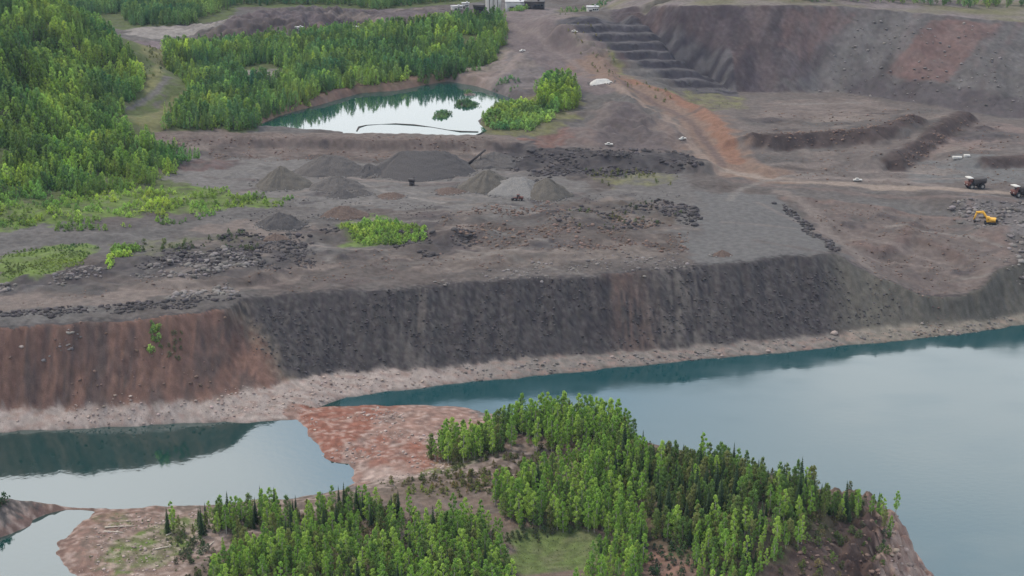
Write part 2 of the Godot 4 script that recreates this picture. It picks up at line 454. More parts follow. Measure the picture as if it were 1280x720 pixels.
	crest_h = curve_of([-212.3, 549.9, 30, -188.0, 556.2, 30, -171.4, 559.8, 30, -151.6, 563.5, 30, -137.6, 567.3, 30, -123.7, 572.6, 29.5, -109.1, 584.3, 28.5, -104.2, 601.1, 27, -89.7, 610.5, 26, -70.7, 612.6, 26, -51.6, 614.7, 26, -32.5, 621.2, 26, -13.1, 627.8, 26, 6.6, 630.1, 26, 26.5, 633.5, 26, 46.8, 640.3, 26, 70.8, 646.1, 26, 99.3, 654.4, 26, 120.4, 664.2, 26, 142.3, 670.1, 25, 154.2, 663.4, 19, 171.1, 653.9, 14, 178.8, 650.9, 11, 193.2, 653.8, 11.5, 203.5, 658.5, 14, 211.1, 667.9, 18, 229.8, 678.4, 20, 273.4, 692.0, 22], 2)

func pond_line() -> PackedVector2Array:
	return pv([-153.5, 920.9, -143.1, 956.5, -125.2, 989.6, -110.4, 1016.5, -99.4, 1036.2, -76.4, 1044.8, -59.1, 1065.6, -43.5, 1080.9, -21.4, 1059.6, 0.0, 1019.2, 6.1, 1002.8, -5.0, 994.8, -12.5, 984.3, -17.3, 946.8, -18.7, 918.6, -31.0, 896.3, -61.0, 900.7, -89.5, 911.8, -111.8, 916.3])

func sample(a: PackedFloat32Array, nx: int, nd: int, fx: float, fd: float) -> float:
	var i := clampi(int(fx), 0, nx - 2)
	var j := clampi(int(fd), 0, nd - 2)
	var u := clampf(fx - i, 0.0, 1.0)
	var v := clampf(fd - j, 0.0, 1.0)
	var k := j * nx + i
	return (a[k] * (1.0 - u) + a[k + 1] * u) * (1.0 - v) + (a[k + nx] * (1.0 - u) + a[k + nx + 1] * u) * v

func ground(x: float, d: float) -> float:
	var h := sample(H, NX, ND, (x - X0) / STEP, (d - D0) / STEP)
	var rough := 1.0
	if d < 730.0:
		var i := clampi(int(roundf(x)) + 320, 0, 640)
		var cw := n_mid.get_noise_2d(x * 1.3, 40.0) * 3.4 + n_fine.get_noise_2d(x, 9.0) * 1.3
		var cr := crest[i] + cw
		var to := toe[i] + n_mid.get_noise_2d(x * 1.6, 80.0) * 2.2
		var sh := shore[i] + n_mid.get_noise_2d(x * 1.2, 120.0) * 1.5
		if d > cr:
			h = lerpf(crest_h[i], h, smoothstep(0.0, 34.0, d - cr))
		elif d > to:
			var t := (d - to) / maxf(cr - to, 4.0)
			h = lerpf(toe_h[i], crest_h[i], t)
			h += (n_mid.get_noise_2d(x * 3.4 + d * 0.6, 7.0 + t * 3.0) * 1.2 + n_fine.get_noise_2d(x * 2.2 + d * 0.1, d * 0.6) * 0.7 + n_cell.get_noise_2d(x * 2.4, d * 1.6) * 1.0) * sin(t * PI)
		elif d > sh:
			var t := (d - sh) / maxf(to - sh, 2.0)
			h = toe_h[i] * pow(t, 0.85) + n_fine.get_noise_2d(x, d) * 0.7 * t
			rough = 0.5
		else:
			h = maxf(-6.0, (d - sh) * 0.4)
			rough = 0.1
		if d < 552.0:
			var hi := sample(I, INX, IND, (x - IX0) / 2.0, (d - ID0) / 2.0)
			if hi > h:
				h = hi
				rough = 0.8 if hi > 0.0 else 0.1
	elif h < POND_Y and h > POND_Y - 2.6 and x < 20.0 and d > 850.0:
		rough = 0.15
	if d > 560.0:
		rough *= C[clampi(int((d - D0) / STEP + 0.5), 0, ND - 1) * NX + clampi(int((x - X0) / STEP + 0.5), 0, NX - 1)].a
	if x > 80.0 and d < 480.0 and h > 1.0:
		var face := smoothstep(84.0, 96.0, x)
		h += (n_cell.get_noise_2d(x * 1.5, d * 1.5) * 6.5 + 2.0 + n_cell.get_noise_2d(x * 3.4 + 9.0, d * 3.4) * 2.2 + n_fine.get_noise_2d(x * 1.3, d * 1.3) * 2.4) * face * smoothstep(1.0, 6.0, h)
	return h + (n_mid.get_noise_2d(x, d) * 0.8 + n_fine.get_noise_2d(x, d) * 0.32 + maxf(0.0, n_cell.get_noise_2d(x * 2.0, d * 2.0) + 0.55) * 0.5) * rough

# ------------------------------------------------------------------ the wooded peninsula, its red land bridge and the spit
func peninsula() -> void:
	var outline := pv([-78.5, 545.2, -72.1, 528.5, -66.8, 514.1, -63.8, 505.1, -57.2, 502.4, -55.0, 501.7, -51.0, 484.7, -62.5, 476.6, -80.1, 472.3, -97.5, 468.7, -112.1, 467.5, -131.8, 466.3, -133.7, 458.7, -136.8, 449.7, -138.9, 439.3, -134.9, 429.8, -127.3, 420.8, -117.9, 401.7, -101.2, 363.7, 0.0, 352.4, 99.1, 363.7, 114.5, 392.7, 121.1, 413.4, 122.9, 428.3, 120.5, 436.1, 118.8, 449.7, 103.7, 461.0, 81.1, 479.1, 56.8, 498.4, 33.5, 515.5, 17.0, 526.3, -5.9, 545.2, -19.3, 554.7, -31.0, 556.4, -49.4, 558.8, -64.7, 562.1, -68.5, 569.6])
	var cape := pv([-192.0, 482.2, -176.4, 474.7, -164.9, 471.1, -155.4, 469.3, -143.0, 468.1, -131.4, 466.9, -132.0, 465.1, -137.7, 465.6, -142.3, 465.7, -147.1, 462.8, -150.9, 458.1, -150.1, 453.6, -157.2, 445.8, -174.1, 430.9])
	var pts := [-127.4, 455.0, 1.5, -113.1, 447.3, 2.5, -101.7, 451.9, 3, -115.3, 425.0, 3, -103.0, 423.0, 4, -86.4, 409.3, 6, -83.2, 445.6, 6, -58.8, 447.1, 8, -34.1, 445.0, 9, -20.4, 466.8, 7, -64.7, 401.6, 10, -30.9, 397.8, 12, -9.3, 421.4, 10, -69.2, 535.3, 0.9, -46.5, 540.8, 1.8, -28.2, 522.8, 3, -37.7, 495.8, 2.6, -13.5, 499.3, 4, -52.7, 512.7, 1.2, 0.0, 503.3, 14, 5.4, 500.2, 17, 15.9, 494.3, 20, 26.3, 489.7, 21, -18.6, 531.5, 4, 9.3, 420.8, 9, 14.9, 455.2, 15, 5.2, 483.1, 11, 40.2, 464.0, 22, 62.7, 444.7, 25, 83.5, 425.8, 27, 102.1, 420.3, 27, 68.7, 404.0, 26, 89.4, 395.3, 23, 47.2, 407.3, 17, 55.8, 386.3, 18, 36.1, 407.4, 12, 76.1, 380.6, 21, 105.8, 410.2, 23, 106.7, 401.5, 15, 28.1, 425.7, 13, 0.0, 440.8, 11, 14.3, 433.2, 12, 0.0, 468.6, 9, -9.8, 446.0, 8.5, -22.0, 507.6, 3.4, 48.8, 425.0, 21, -164.0, 439.4, 9, -158.9, 453.8, 7, -153.5, 455.5, 4]
	I.resize(INX * IND)
	for j in IND:
		for i in INX:
			var x := IX0 + i * 2.0
			var d := ID0 + j * 2.0
			var q := Vector2(x + n_mid.get_noise_2d(x * 2.0, d * 2.0) * 2.0, d + n_mid.get_noise_2d(d * 2.0, x * 2.0) * 2.0)
			var a := sdist(outline, q)
			var b := sdist(cape, Vector2(x, d) + (q - Vector2(x, d)) * 0.3)
			var h := -4.0
			if a > -8.0:
				var steep := lerpf(0.55, 1.5, smoothstep(-20.0, 40.0, x))
				steep = lerpf(steep, 3.0, smoothstep(88.0, 108.0, x))
				var top := idw(pts, x, d) + 0.4
				h = minf(top, a * steep) if a > 0.0 else a * 0.6
				if a > 0.0:
					h = top * (1.0 - exp(-a * steep / top))
			if b > -5.0:
				h = maxf(h, minf(idw(pts, x, d), b * 0.75) if b > 0.0 else b * 0.8)
			I[j * INX + i] = maxf(h, -4.0)

# ------------------------------------------------------------------ soil colours
func paint(a: Array, c: Color, amount := 1.0, warp := 5.0, patchy := 0.3) -> void:
	var p := pv(a)
	var b := cells(box_of(p, warp + 2.0))
	for j in range(b[2], b[3] + 1):
		for i in range(b[0], b[1] + 1):
			var x := X0 + i * STEP
			var d := D0 + j * STEP
			var q := Vector2(x + n_mid.get_noise_2d(x, d + 300.0) * warp * 1.6, d + n_mid.get_noise_2d(x + 300.0, d) * warp * 2.2)
			if Geometry2D.is_point_in_polygon(q, p):
				var w := clampf(amount * (1.0 - patchy + patchy * (0.8 + 2.2 * n_fine.get_noise_2d(x * 0.7, d * 0.5))), 0.0, 1.0)
				C[j * NX + i] = C[j * NX + i].lerp(c, w)

func paint_line(a: Array, half: float, c: Color, amount := 1.0) -> void:
	var p := pv(a)
	var b := cells(box_of(p, half + 3.0))
	for j in range(b[2], b[3] + 1):
		for i in range(b[0], b[1] + 1):
			var q := Vector2(X0 + i * STEP, D0 + j * STEP)
			var s := seg_dist(p, q, false) + n_mid.get_noise_2d(q.x * 1.4, q.y * 1.4) * half * 0.6
			if s < half:
				C[j * NX + i] = C[j * NX + i].lerp(c, amount * smoothstep(half, half * 0.55, s))

const GREY := Color(0.142, 0.132, 0.128)
const DARK := Color(0.058, 0.052, 0.055)
const BROWN := Color(0.118, 0.098, 0.090)
const RED := Color(0.275, 0.125, 0.092)
const PINK := Color(0.42, 0.335, 0.30)
const ROAD := Color(0.30, 0.205, 0.165)
const PALE := Color(0.27, 0.245, 0.23)
const GRASS := Color(0.15, 0.21, 0.06)
const OLIVE := Color(0.20, 0.195, 0.095)
const WOOD := Color(0.105, 0.13, 0.052)
const FLOOR := Color(0.160, 0.136, 0.127)

func soil() -> void:
	for j in ND:
		for i in NX:
			var x := X0 + i * STEP
			var d := D0 + j * STEP
			var v := n_big.get_noise_2d(x, d)
			C[j * NX + i] = GREY.lerp(BROWN, clampf(0.35 + v * 1.3, 0.0, 1.0))
	# woods and their clearings
	paint([-299.8, 687.5, -231.7, 698.2, -212.2, 706.4, -190.0, 720.5, -159.4, 735.2, -119.9, 750.4, -108.5, 766.2, -135.2, 772.7, -168.3, 799.8, -188.9, 819.4, -170.5, 867.6, -198.2, 905.7, -213.3, 932.8, -227.5, 1035.6, -268.3, 1162.0, -336.3, 1321.4, -553.8, 1321.4], WOOD)
	paint([-664.7, 1425.6, -452.6, 1425.6, -375.0, 1298.7, -297.1, 1164.7, -240.6, 1051.8, -244.4, 892.2, -379.9, 790.6], WOOD)
	paint([-262.5, 1206.1, -148.5, 1238.0, 0.0, 1246.3, -3.4, 1125.9, -21.5, 1067.4, -113.8, 1025.8, -150.8, 899.3, -202.0, 903.8], WOOD)
	paint([-629.4, 1512.3, -15.0, 1512.3, -27.8, 1399.7, -145.0, 1389.3, -239.9, 1420.9, -238.4, 1330.0, -309.4, 1293.0, -378.9, 1311.3, -548.8, 1311.3], WOOD)
	paint([-237.5, 926.9, -224.1, 1008.9, -240.2, 1125.9, -261.9, 1161.0, -265.6, 1125.9, -240.4, 1061.3, -230.1, 989.8, -243.3, 951.2], OLIVE, 0.9)
	paint([-222.8, 913.5, -214.7, 987.0, -207.4, 1014.1, -199.6, 913.5, -206.4, 902.2], OLIVE, 0.8)
	paint_line([-237.6, 936.8, -230.6, 968.9, -223.3, 992.3, -222.6, 1031.0], 3.0, GREY * 1.1)
	paint([-231.7, 698.2, -250.5, 759.8, -221.9, 741.2, -195.6, 776.0, -158.2, 789.4, -123.7, 776.0, -116.1, 750.4, -159.4, 735.2, -190.0, 720.5, -212.2, 706.4], GRASS, 0.8, 7.0, 0.7)
	paint([-312.4, 1300.0, -280.5, 1309.1, -226.8, 1300.0, -221.0, 1264.8, -259.5, 1252.1, -272.5, 1239.6, -303.0, 1264.8], PALE * 1.1, 0.9)
	paint([-292.3, 1231.4, -267.7, 1231.4, -248.8, 1140.6, -269.1, 1154.8], Color(0.20, 0.16, 0.17), 0.9)
	paint([-189.5, 1092.7, -152.9, 1086.3, -155.1, 1043.3, -181.7, 1061.3], PALE, 0.8)
	paint([-221.9, 1234.5, -230.2, 1361.6, -203.5, 1413.2, -139.3, 1402.6, -27.1, 1361.6, -24.8, 1242.8, -124.1, 1242.8], Color(0.14, 0.115, 0.12), 1.0)
	paint([-212.1, 1249.6, -126.4, 1266.6, -50.6, 1266.6, -24.8, 1241.2, -49.4, 1237.1], Color(0.175, 0.135, 0.122), 0.7)
	# dam, yard, shelf above the cliff
	paint([-209.7, 906.7, 0.0, 895.6, 26.7, 874.1, 0.0, 870.0, -98.2, 876.2, -197.7, 882.6], Color(0.175, 0.142, 0.128), 0.9)
	paint([-203.1, 896.6, 0.0, 881.7, 0.0, 849.2, -182.6, 851.1], Color(0.17, 0.135, 0.123), 0.85)
	paint([-181.5, 856.0, -109.4, 856.0, -16.9, 825.5, 0.0, 754.3, -30.8, 745.1, -92.3, 745.1, -135.3, 773.5, -181.9, 805.7], sm(GREY * 1.3, 0.35), 0.95)
	paint([-185.3, 821.8, -153.8, 860.0, -146.2, 840.5, -163.9, 820.0], Color(0.14, 0.10, 0.095), 0.9)
	paint([-83.2, 811.0, -65.4, 745.1, -30.8, 745.1, 7.7, 745.1, 40.1, 780.0, 25.4, 825.5, -33.8, 825.5], sm(GREY * 1.2, 0.4), 0.85)
	paint([92.3, 780.0, 128.4, 780.0, 138.4, 745.1, 140.5, 675.4, 124.3, 662.9, 78.1, 650.8, 75.3, 691.0], sm(Color(0.150, 0.144, 0.143), 0.15), 1.0, 2.0, 0.0)
	paint([59.5, 829.2, 93.4, 829.2, 92.6, 748.1, 82.5, 691.0, 65.7, 704.5, 48.1, 780.0], sm(GREY * 1.08, 0.3), 0.9)
	paint([-81.8, 653.2, -28.7, 691.0, 21.5, 691.0, 78.9, 691.0, 78.1, 650.8, 26.6, 635.7, -26.2, 624.5, -77.6, 616.9], BROWN * 1.05, 0.6)
	paint([-33.0, 667.9, 21.3, 684.5, 67.8, 687.1, 66.1, 667.9, 20.4, 653.2, -26.8, 641.5], Color(0.215, 0.178, 0.158), 0.6)
	paint([-200.6, 596.0, -161.8, 604.2, -123.7, 621.2, -99.5, 634.6, -85.2, 653.2, -74.3, 647.3, -94.1, 619.1, -114.6, 606.3, -154.3, 586.0, -194.3, 575.4], sm(Color(0.205, 0.168, 0.152), 0.3), 0.95, 3.0)
	paint([-143.4, 710.1, -115.7, 721.4, -88.9, 715.7, -93.3, 691.0, -122.0, 691.0, -145.5, 701.8], sm(Color(0.205, 0.168, 0.152), 0.3), 0.9)
	paint_line([-80.1, 800.4, -55.6, 771.8, -31.1, 754.3, 0.0, 751.2], 1.6, PALE * 0.95, 0.8)
	paint_line([-84.6, 745.1, -66.9, 763.8, -48.1, 780.0, -15.9, 770.2, 0.0, 780.0], 2.4, PALE * 0.85, 0.6)
	paint_line([-92.8, 701.8, -82.5, 675.4, -76.7, 653.2], 2.5, PALE * 0.8, 0.6)
	paint([19.5, 755.9, 55.1, 763.8, 81.8, 755.9, 72.8, 701.8, 43.7, 701.8, 22.3, 718.5], Color(0.13, 0.105, 0.09), 0.7, 6.0, 0.6)
	paint([38.0, 823.7, 88.4, 821.8, 77.4, 793.5, 48.9, 793.5], OLIVE, 0.45, 6.0, 0.8)
	paint([-13.4, 874.6, 26.7, 874.6, 88.3, 866.3, 101.3, 825.1, 49.9, 812.1, 8.4, 819.5], DARK * 1.15, 0.85)
	paint([-218.8, 655.6, -202.3, 670.4, -186.1, 678.0, -179.6, 662.9, -183.6, 641.5, -191.4, 619.1, -206.3, 614.7], GRASS, 0.95, 3.0, 0.3)
	paint([-227.2, 683.2, -204.5, 691.0, -191.5, 696.4, -188.1, 683.2, -202.3, 670.4, -221.0, 662.9], GREY, 0.9)
	paint([-206.3, 614.7, -189.3, 623.4, -176.6, 650.8, -148.0, 678.0, -111.2, 691.0, -86.1, 691.0, -88.6, 653.2, -112.1, 630.1, -147.8, 612.6, -182.9, 600.1, -199.9, 594.0], DARK * 1.25, 0.6, 6.0, 0.7)
	paint([-175.6, 675.4, -124.2, 704.5, -109.3, 678.0, -130.3, 658.1, -166.9, 653.2], Color(0.15, 0.15, 0.095), 0.5, 6.0, 0.9)
	paint([-78.7, 724.3, -60.4, 730.1, -39.3, 701.8, -39.2, 685.8, -67.0, 678.0, -77.1, 691.0], GRASS, 0.9)
	paint([-40.2, 704.5, -18.2, 701.8, -17.4, 667.9, -41.7, 667.9], DARK * 1.2, 0.7)
	# surroundings of the pond, roads
	paint([-157.3, 909.5, -145.2, 971.5, -116.3, 1047.7, -75.6, 1071.6, -44.0, 1093.4, 0.0, 1071.6, -21.3, 1053.6, -43.0, 1065.6, -106.5, 1002.8], Color(0.23, 0.15, 0.12), 0.9, 3.0)
	paint([-18.4, 907.0, -17.2, 941.8, -10.0, 987.0, 5.1, 1005.7, 30.5, 1005.7, 45.2, 992.3, 38.2, 941.8, 23.1, 907.0, 0.0, 895.9], OLIVE * 0.8, 0.9)
	paint([0.0, 886.9, 27.8, 913.5, 46.4, 913.5, 53.2, 870.0, 22.1, 865.8], Color(0.18, 0.11, 0.095), 0.9)
	paint([37.1, 913.5, 53.6, 961.3, 73.9, 974.0, 97.5, 913.5, 104.1, 849.6, 26.4, 861.7], sm(Color(0.168, 0.138, 0.13), 0.5), 0.9)
	paint([-25.7, 1020.3, 0.0, 1133.6, 22.8, 1137.1, 47.8, 1055.6, 25.9, 1026.0, 10.3, 1020.3, 0.0, 998.0], Color(0.19, 0.165, 0.165), 0.8)
	paint([-43.2, 1073.6, 0.0, 1161.0, 2.8, 1132.7, -20.8, 1031.6, -25.7, 1020.1], Color(0.24, 0.195, 0.18), 0.8)
	paint([-26.2, 1316.4, 39.5, 1326.4, 37.6, 1259.9, 0.0, 1233.3, -24.9, 1250.9], Color(0.20, 0.17, 0.17), 0.9)
	paint([12.6, 1267.1, 37.3, 1249.2, 59.9, 1086.5, 43.6, 1086.5, 22.8, 1139.7], Color(0.215, 0.195, 0.19), 0.8)
	paint([38.5, 1291.7, 89.9, 1291.7, 81.4, 1258.9, 37.2, 1245.4], OLIVE * 0.75, 0.7)
	paint([30.7, 1229.3, 57.3, 1144.3, 79.7, 1057.2, 105.7, 998.4, 98.6, 976.5, 71.3, 1009.6, 44.3, 1102.5, 29.2, 1166.3], OLIVE, 0.8, 4.0, 0.5)
	paint([0.0, 1312.7, 14.4, 1312.7, 10.2, 1275.8, 3.2, 1275.8], WOOD * 1.2, 0.8)
	paint([-22.4, 1285.5, 6.4, 1285.5, 14.7, 1178.1, 0.0, 1158.6, -20.5, 1174.1], Color(0.20, 0.165, 0.165), 0.8)
	paint([-18.5, 1328.0, 6.7, 1346.7, 36.8, 1225.5, 60.3, 1143.9, 72.1, 1060.0, 55.2, 1042.3, 33.3, 1103.7, 6.0, 1194.6, -19.1, 1274.8], Color(0.19, 0.155, 0.152), 0.95, 3.0)
	paint_line([135.1, 771.6, 165.7, 765.2, 191.1, 755.8, 216.3, 748.1], 3.0, Color(0.20, 0.15, 0.135), 0.9)
	# pit floor and the bowl
	paint([128.2, 1058.7, 218.8, 1052.8, 263.7, 1002.6, 313.9, 951.8, 278.1, 784.4, 225.7, 784.4, 147.8, 799.8, 121.5, 817.6, 116.4, 877.9, 106.8, 956.7], sm(FLOOR, 0.6), 0.95)
	paint([112.7, 1064.7, 149.5, 1058.7, 144.2, 981.7, 121.9, 961.6, 105.7, 994.6], OLIVE, 0.55, 6.0, 0.6)
	paint([164.0, 1013.3, 228.9, 1029.9, 248.6, 981.7, 218.0, 932.8, 171.4, 937.5, 142.2, 932.8], Color(0.215, 0.175, 0.16), 0.6)
	paint([269.5, 947.3, 309.9, 938.0, 292.3, 881.1, 235.1, 851.1, 224.4, 860.9], sm(Color(0.225, 0.172, 0.158), 0.3), 0.8)
	paint([210.2, 837.8, 240.2, 870.9, 278.9, 837.8, 269.8, 808.7, 203.4, 808.7], sm(Color(0.165, 0.162, 0.162), 0.3), 0.9)
	paint([138.9, 769.9, 213.4, 751.2, 230.6, 705.3, 219.1, 666.7, 166.8, 610.4, 148.5, 679.1], sm(Color(0.168, 0.136, 0.125), 0.6), 0.95)
	paint_line([135.3, 784.1, 145.0, 758.8, 149.8, 712.4, 155.1, 675.9, 167.7, 640.4], 4.0, sm(Color(0.205, 0.172, 0.158), 0.3), 0.95)
	paint([220.7, 779.8, 260.9, 779.8, 239.8, 711.8, 217.9, 725.9], Color(0.17, 0.155, 0.155), 0.8)
	paint([225.2, 786.7, 234.6, 726.6, 222.1, 686.9, 214.2, 697.1], Color(0.19, 0.14, 0.125), 0.5)
	for s in spots:
		var q: Vector2 = s[0]
		var w: float = s[1] * 1.3
		var tones := [DARK * 1.3, BROWN * 0.9, Color(0.215, 0.178, 0.16), Color(0.12, 0.098, 0.095), GREY * 0.8]
		paint([q.x - w * 1.6, q.y - w * 0.5, q.x, q.y - w, q.x + w * 1.5, q.y - w * 0.4, q.x + w * 1.3, q.y + w * 0.6, q.x - w, q.y + w * 0.8], tones[int(s[2] * 4.99)], 0.6, 3.0, 0.3)
	# darker brown bands along the dug faces
	for s in [[234.5, 918.8, 201.3, 888.0, 179.2, 883.8, 153.6, 875.4, 132.6, 875.4], [203.9, 837.5, 227.6, 875.4, 254.6, 918.8, 272.9, 946.9], [285.6, 846.3, 268.3, 846.3, 256.8, 842.4]]:
		paint_line(s, 8.0, Color(0.085, 0.065, 0.061), 0.95)
	paint_line([189.9, 733.5, 179.1, 709.7, 165.3, 699.0, 157.9, 707.0], 4.0, Color(0.15, 0.11, 0.10), 0.8)
	paint_line([203.5, 691.1, 197.8, 704.1, 189.4, 714.8], 3.5, Color(0.14, 0.105, 0.095), 0.8)
	# haul roads: graded smooth, wheel lanes side by side
	paint([-24.9, 1247.5, 6.1, 1222.1, 34.5, 1150.0, 57.4, 1090.3, 71.8, 1032.1, 77.0, 1003.5, 53.2, 1003.7, 31.7, 1051.4, 5.6, 1112.8, -20.5, 1207.7], sm(Color(0.175, 0.142, 0.14), 0.3), 0.95, 3.0, 0.1)
	paint_line([54.4, 1083.2, 68.5, 1047.3, 85.0, 1014.6, 100.6, 984.4, 109.8, 949.2, 114.6, 907.9, 116.5, 864.0, 121.3, 827.6, 133.5, 813.4], 18.0, sm(Color(0.225, 0.160, 0.130), 0.3), 1.0)
	paint_line([73.6, 1044.3, 91.6, 1020.1, 107.8, 987.0, 117.6, 942.1, 120.4, 894.9, 121.2, 846.5], 6.0, sm(Color(0.25, 0.142, 0.103), 0.3), 0.9)
	paint_line([66.2, 1044.3, 81.3, 1006.1, 97.1, 968.9, 107.1, 932.6, 111.2, 886.4, 113.5, 840.5], 2.8, sm(Color(0.155, 0.115, 0.105), 0.3), 0.9)
	paint_line([60.3, 1032.4, 75.2, 992.5, 90.7, 951.5, 99.0, 909.8, 103.9, 861.8, 109.5, 821.8], 4.0, sm(Color(0.27, 0.208, 0.178), 0.3), 0.9)
	paint_line([112.8, 831.4, 133.2, 811.6, 169.3, 804.6, 208.5, 795.9, 234.8, 787.4, 276.6, 779.1], 5.5, sm(Color(0.29, 0.235, 0.202), 0.2), 1.0)
	paint_line([108.4, 813.1, 138.7, 794.2, 185.5, 784.1, 230.2, 770.9, 271.8, 764.5], 4.0, sm(Color(0.17, 0.135, 0.125), 0.5), 0.8)
	paint_line([0.0, 1204.9, 28.2, 1127.0, 50.8, 1063.0, 31.2, 1031.6, 10.8, 1069.3, 4.5, 1111.4], 3.0, sm(Color(0.23, 0.19, 0.18), 0.3), 0.6)
	paint_line([4.4, 1104.5, -4.3, 1068.8, -18.4, 1043.3, -31.0, 1025.3], 4.0, sm(Color(0.25, 0.205, 0.19), 0.3), 0.9)
	paint([66.4, 971.5, 78.5, 932.1, 89.7, 857.6, 54.7, 857.6, 46.0, 886.9], Color(0.125, 0.104, 0.104), 0.85, 2.0, 0.1)
	paint([91.0, 918.3, 96.8, 854.1, 91.5, 854.1, 82.2, 941.8], Color(0.19, 0.145, 0.13), 0.8, 2.0, 0.2)
	tracks()
	# far wall
	for j in range(int((900 - D0) / STEP), ND):
		var d := D0 + j * STEP
		for i in range(int((75.0 - X0) / STEP), NX):
			var x := X0 + i * STEP
			var b := curve_at(BASE, x, 1)
			if d > b - 2.0:
				var r := curve_at(RIM, x, 1)
				var t := (d - b) / maxf(r - b, 8.0)
				var v := n_mid.get_noise_2d(x * 1.5 - d * 0.9, d * 0.05) * 0.6 + n_mid.get_noise_2d(x * 0.5 - d * 0.3, 70.0) * 0.6
				var c := Color(0.092, 0.076, 0.082).lerp(Color(0.128, 0.117, 0.116), smoothstep(150.0, 250.0, x + v * 60.0))
				c = c.lerp(Color(0.13, 0.096, 0.094), clampf(v * 1.8, 0.0, 0.8))
				c = c * (1.0 + 0.5 * n_fine.get_noise_2d(x * 1.3 - d * 0.75, d * 0.04))
				if t < 0.24 + v * 0.08 and x > 225.0:
					c = c.lerp(Color(0.105, 0.092, 0.096), 0.8)
				if t > 1.03:
					c = Color(0.20, 0.17, 0.17).lerp(OLIVE * 0.8, clampf(n_big.get_noise_2d(x, d) + 0.3, 0.0, 1.0))
				C[j * NX + i] = c
	paint([282.9, 1076.0, 324.0, 1066.0, 297.9, 1036.0, 276.2, 1015.0, 263.3, 1025.0, 246.3, 1047.0], Color(0.175, 0.118, 0.109), 0.85, 1.5, 0.2)
	paint([329.9, 1064.0, 349.7, 1063.0, 325.0, 974.0, 297.7, 997.0, 280.5, 1012.0], Color(0.145, 0.137, 0.135), 0.6, 2.0, 0.4)
	paint([250.6, 1096.0, 265.0, 1087.0, 215.6, 1057.0, 194.0, 1055.0], Color(0.155, 0.145, 0.143), 0.6, 2.0, 0.4)
	paint([144.2, 1117.0, 162.9, 1112.0, 166.9, 1074.0, 159.4, 1055.0, 151.1, 1052.0], Color(0.072, 0.060, 0.066), 0.6, 3.0, 0.3)
	paint([162.9, 1112.0, 176.3, 1109.0, 173.9, 1079.0, 177.6, 1052.0, 163.1, 1050.0], Color(0.135, 0.108, 0.108), 0.5, 3.0, 0.4)
	paint([189.8, 1107.0, 238.0, 1101.0, 217.1, 1087.0, 193.4, 1071.0, 178.2, 1079.0], Color(0.158, 0.112, 0.108), 0.6, 4.0, 0.4)
	paint([242.9, 1098.0, 281.6, 1077.0, 232.6, 1051.0, 185.9, 1054.0], Color(0.158, 0.148, 0.146), 0.6, 5.0, 0.5)
	paint([169.5, 1050.0, 212.6, 1055.0, 221.9, 1047.0, 184.6, 1045.0], Color(0.185, 0.172, 0.165), 0.6)
	# benches: blasted rock, coloured dark on the risers and paler on the treads
	for j in range(int((1030 - D0) / STEP), int((1165 - D0) / STEP)):
		var d := D0 + j * STEP
		var u := clampf((1150.0 - d) / 104.0, 0.0, 1.0) * 8.0
		for i in range(int((30.0 - X0) / STEP), int((150.0 - X0) / STEP)):
			var x := X0 + i * STEP
			var k := j * NX + i
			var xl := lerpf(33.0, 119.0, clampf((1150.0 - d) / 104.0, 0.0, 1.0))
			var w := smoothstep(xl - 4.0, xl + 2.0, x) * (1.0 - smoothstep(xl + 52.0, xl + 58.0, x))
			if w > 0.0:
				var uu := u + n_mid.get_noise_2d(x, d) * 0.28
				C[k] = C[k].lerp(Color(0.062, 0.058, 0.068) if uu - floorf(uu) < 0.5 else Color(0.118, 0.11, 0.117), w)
	# peninsula: brown stony soil, red land bridge, pale washed stone, meadow
	paint([-155.2, 475.2, -51.7, 475.2, 0.0, 545.9, 146.5, 501.5, 107.6, 335.8, -103.8, 335.8], Color(0.18, 0.135, 0.11), 0.95)
	paint([-86.6, 536.6, -82.7, 568.7, -64.2, 572.1, -51.3, 563.7, -49.4, 558.7, -23.8, 555.4, -11.7, 542.8, -2.8, 513.2, -10.6, 486.3, -49.6, 478.7, -65.0, 499.4], Color(0.31, 0.198, 0.165), 1.0, 3.0)
	paint([-79.5, 560.3, -50.9, 558.7, -35.6, 553.8, -49.0, 535.1, -55.5, 513.2, -60.0, 502.8, -69.4, 513.2], RED, 0.95, 3.0, 0.25)
	paint([-55.3, 510.8, -45.0, 521.5, -30.4, 510.8, -32.4, 497.2, -45.3, 490.6], RED, 0.7, 3.0, 0.5)
	paint([-36.5, 498.2, -21.7, 500.2, -13.3, 491.6, -26.5, 487.0], RED, 0.7, 3.0, 0.4)
	paint([-33.8, 522.8, -22.3, 517.0, -10.9, 503.0, 0.0, 488.3, -10.6, 487.0, -21.7, 501.6], PINK * 1.15, 0.8, 3.0, 0.6)
	paint([-51.0, 494.9, -37.2, 488.3, -26.1, 479.4, -10.5, 481.9, -12.9, 474.4, -46.6, 474.4], PINK, 0.6, 3.0, 0.6)
	paint([-29.2, 488.3, -10.9, 501.6, -5.3, 491.6, -13.1, 479.4, -26.1, 478.1], GRASS * 0.85, 0.7, 4.0, 0.6)
	paint([-44.1, 476.5, -20.7, 475.9, -10.2, 467.3, -20.0, 455.5, -40.3, 460.2], Color(0.16, 0.125, 0.10), 0.7, 3.0, 0.5)
	paint([-136.1, 432.1, -131.6, 462.1, -111.6, 463.3, -89.7, 454.0, -85.7, 416.9, -120.1, 398.0], Color(0.25, 0.18, 0.15), 0.8, 4.0, 0.5)
	paint([-131.5, 459.7, -123.7, 460.9, -118.8, 450.6, -125.7, 448.3], GRASS, 0.6, 3.0, 0.6)
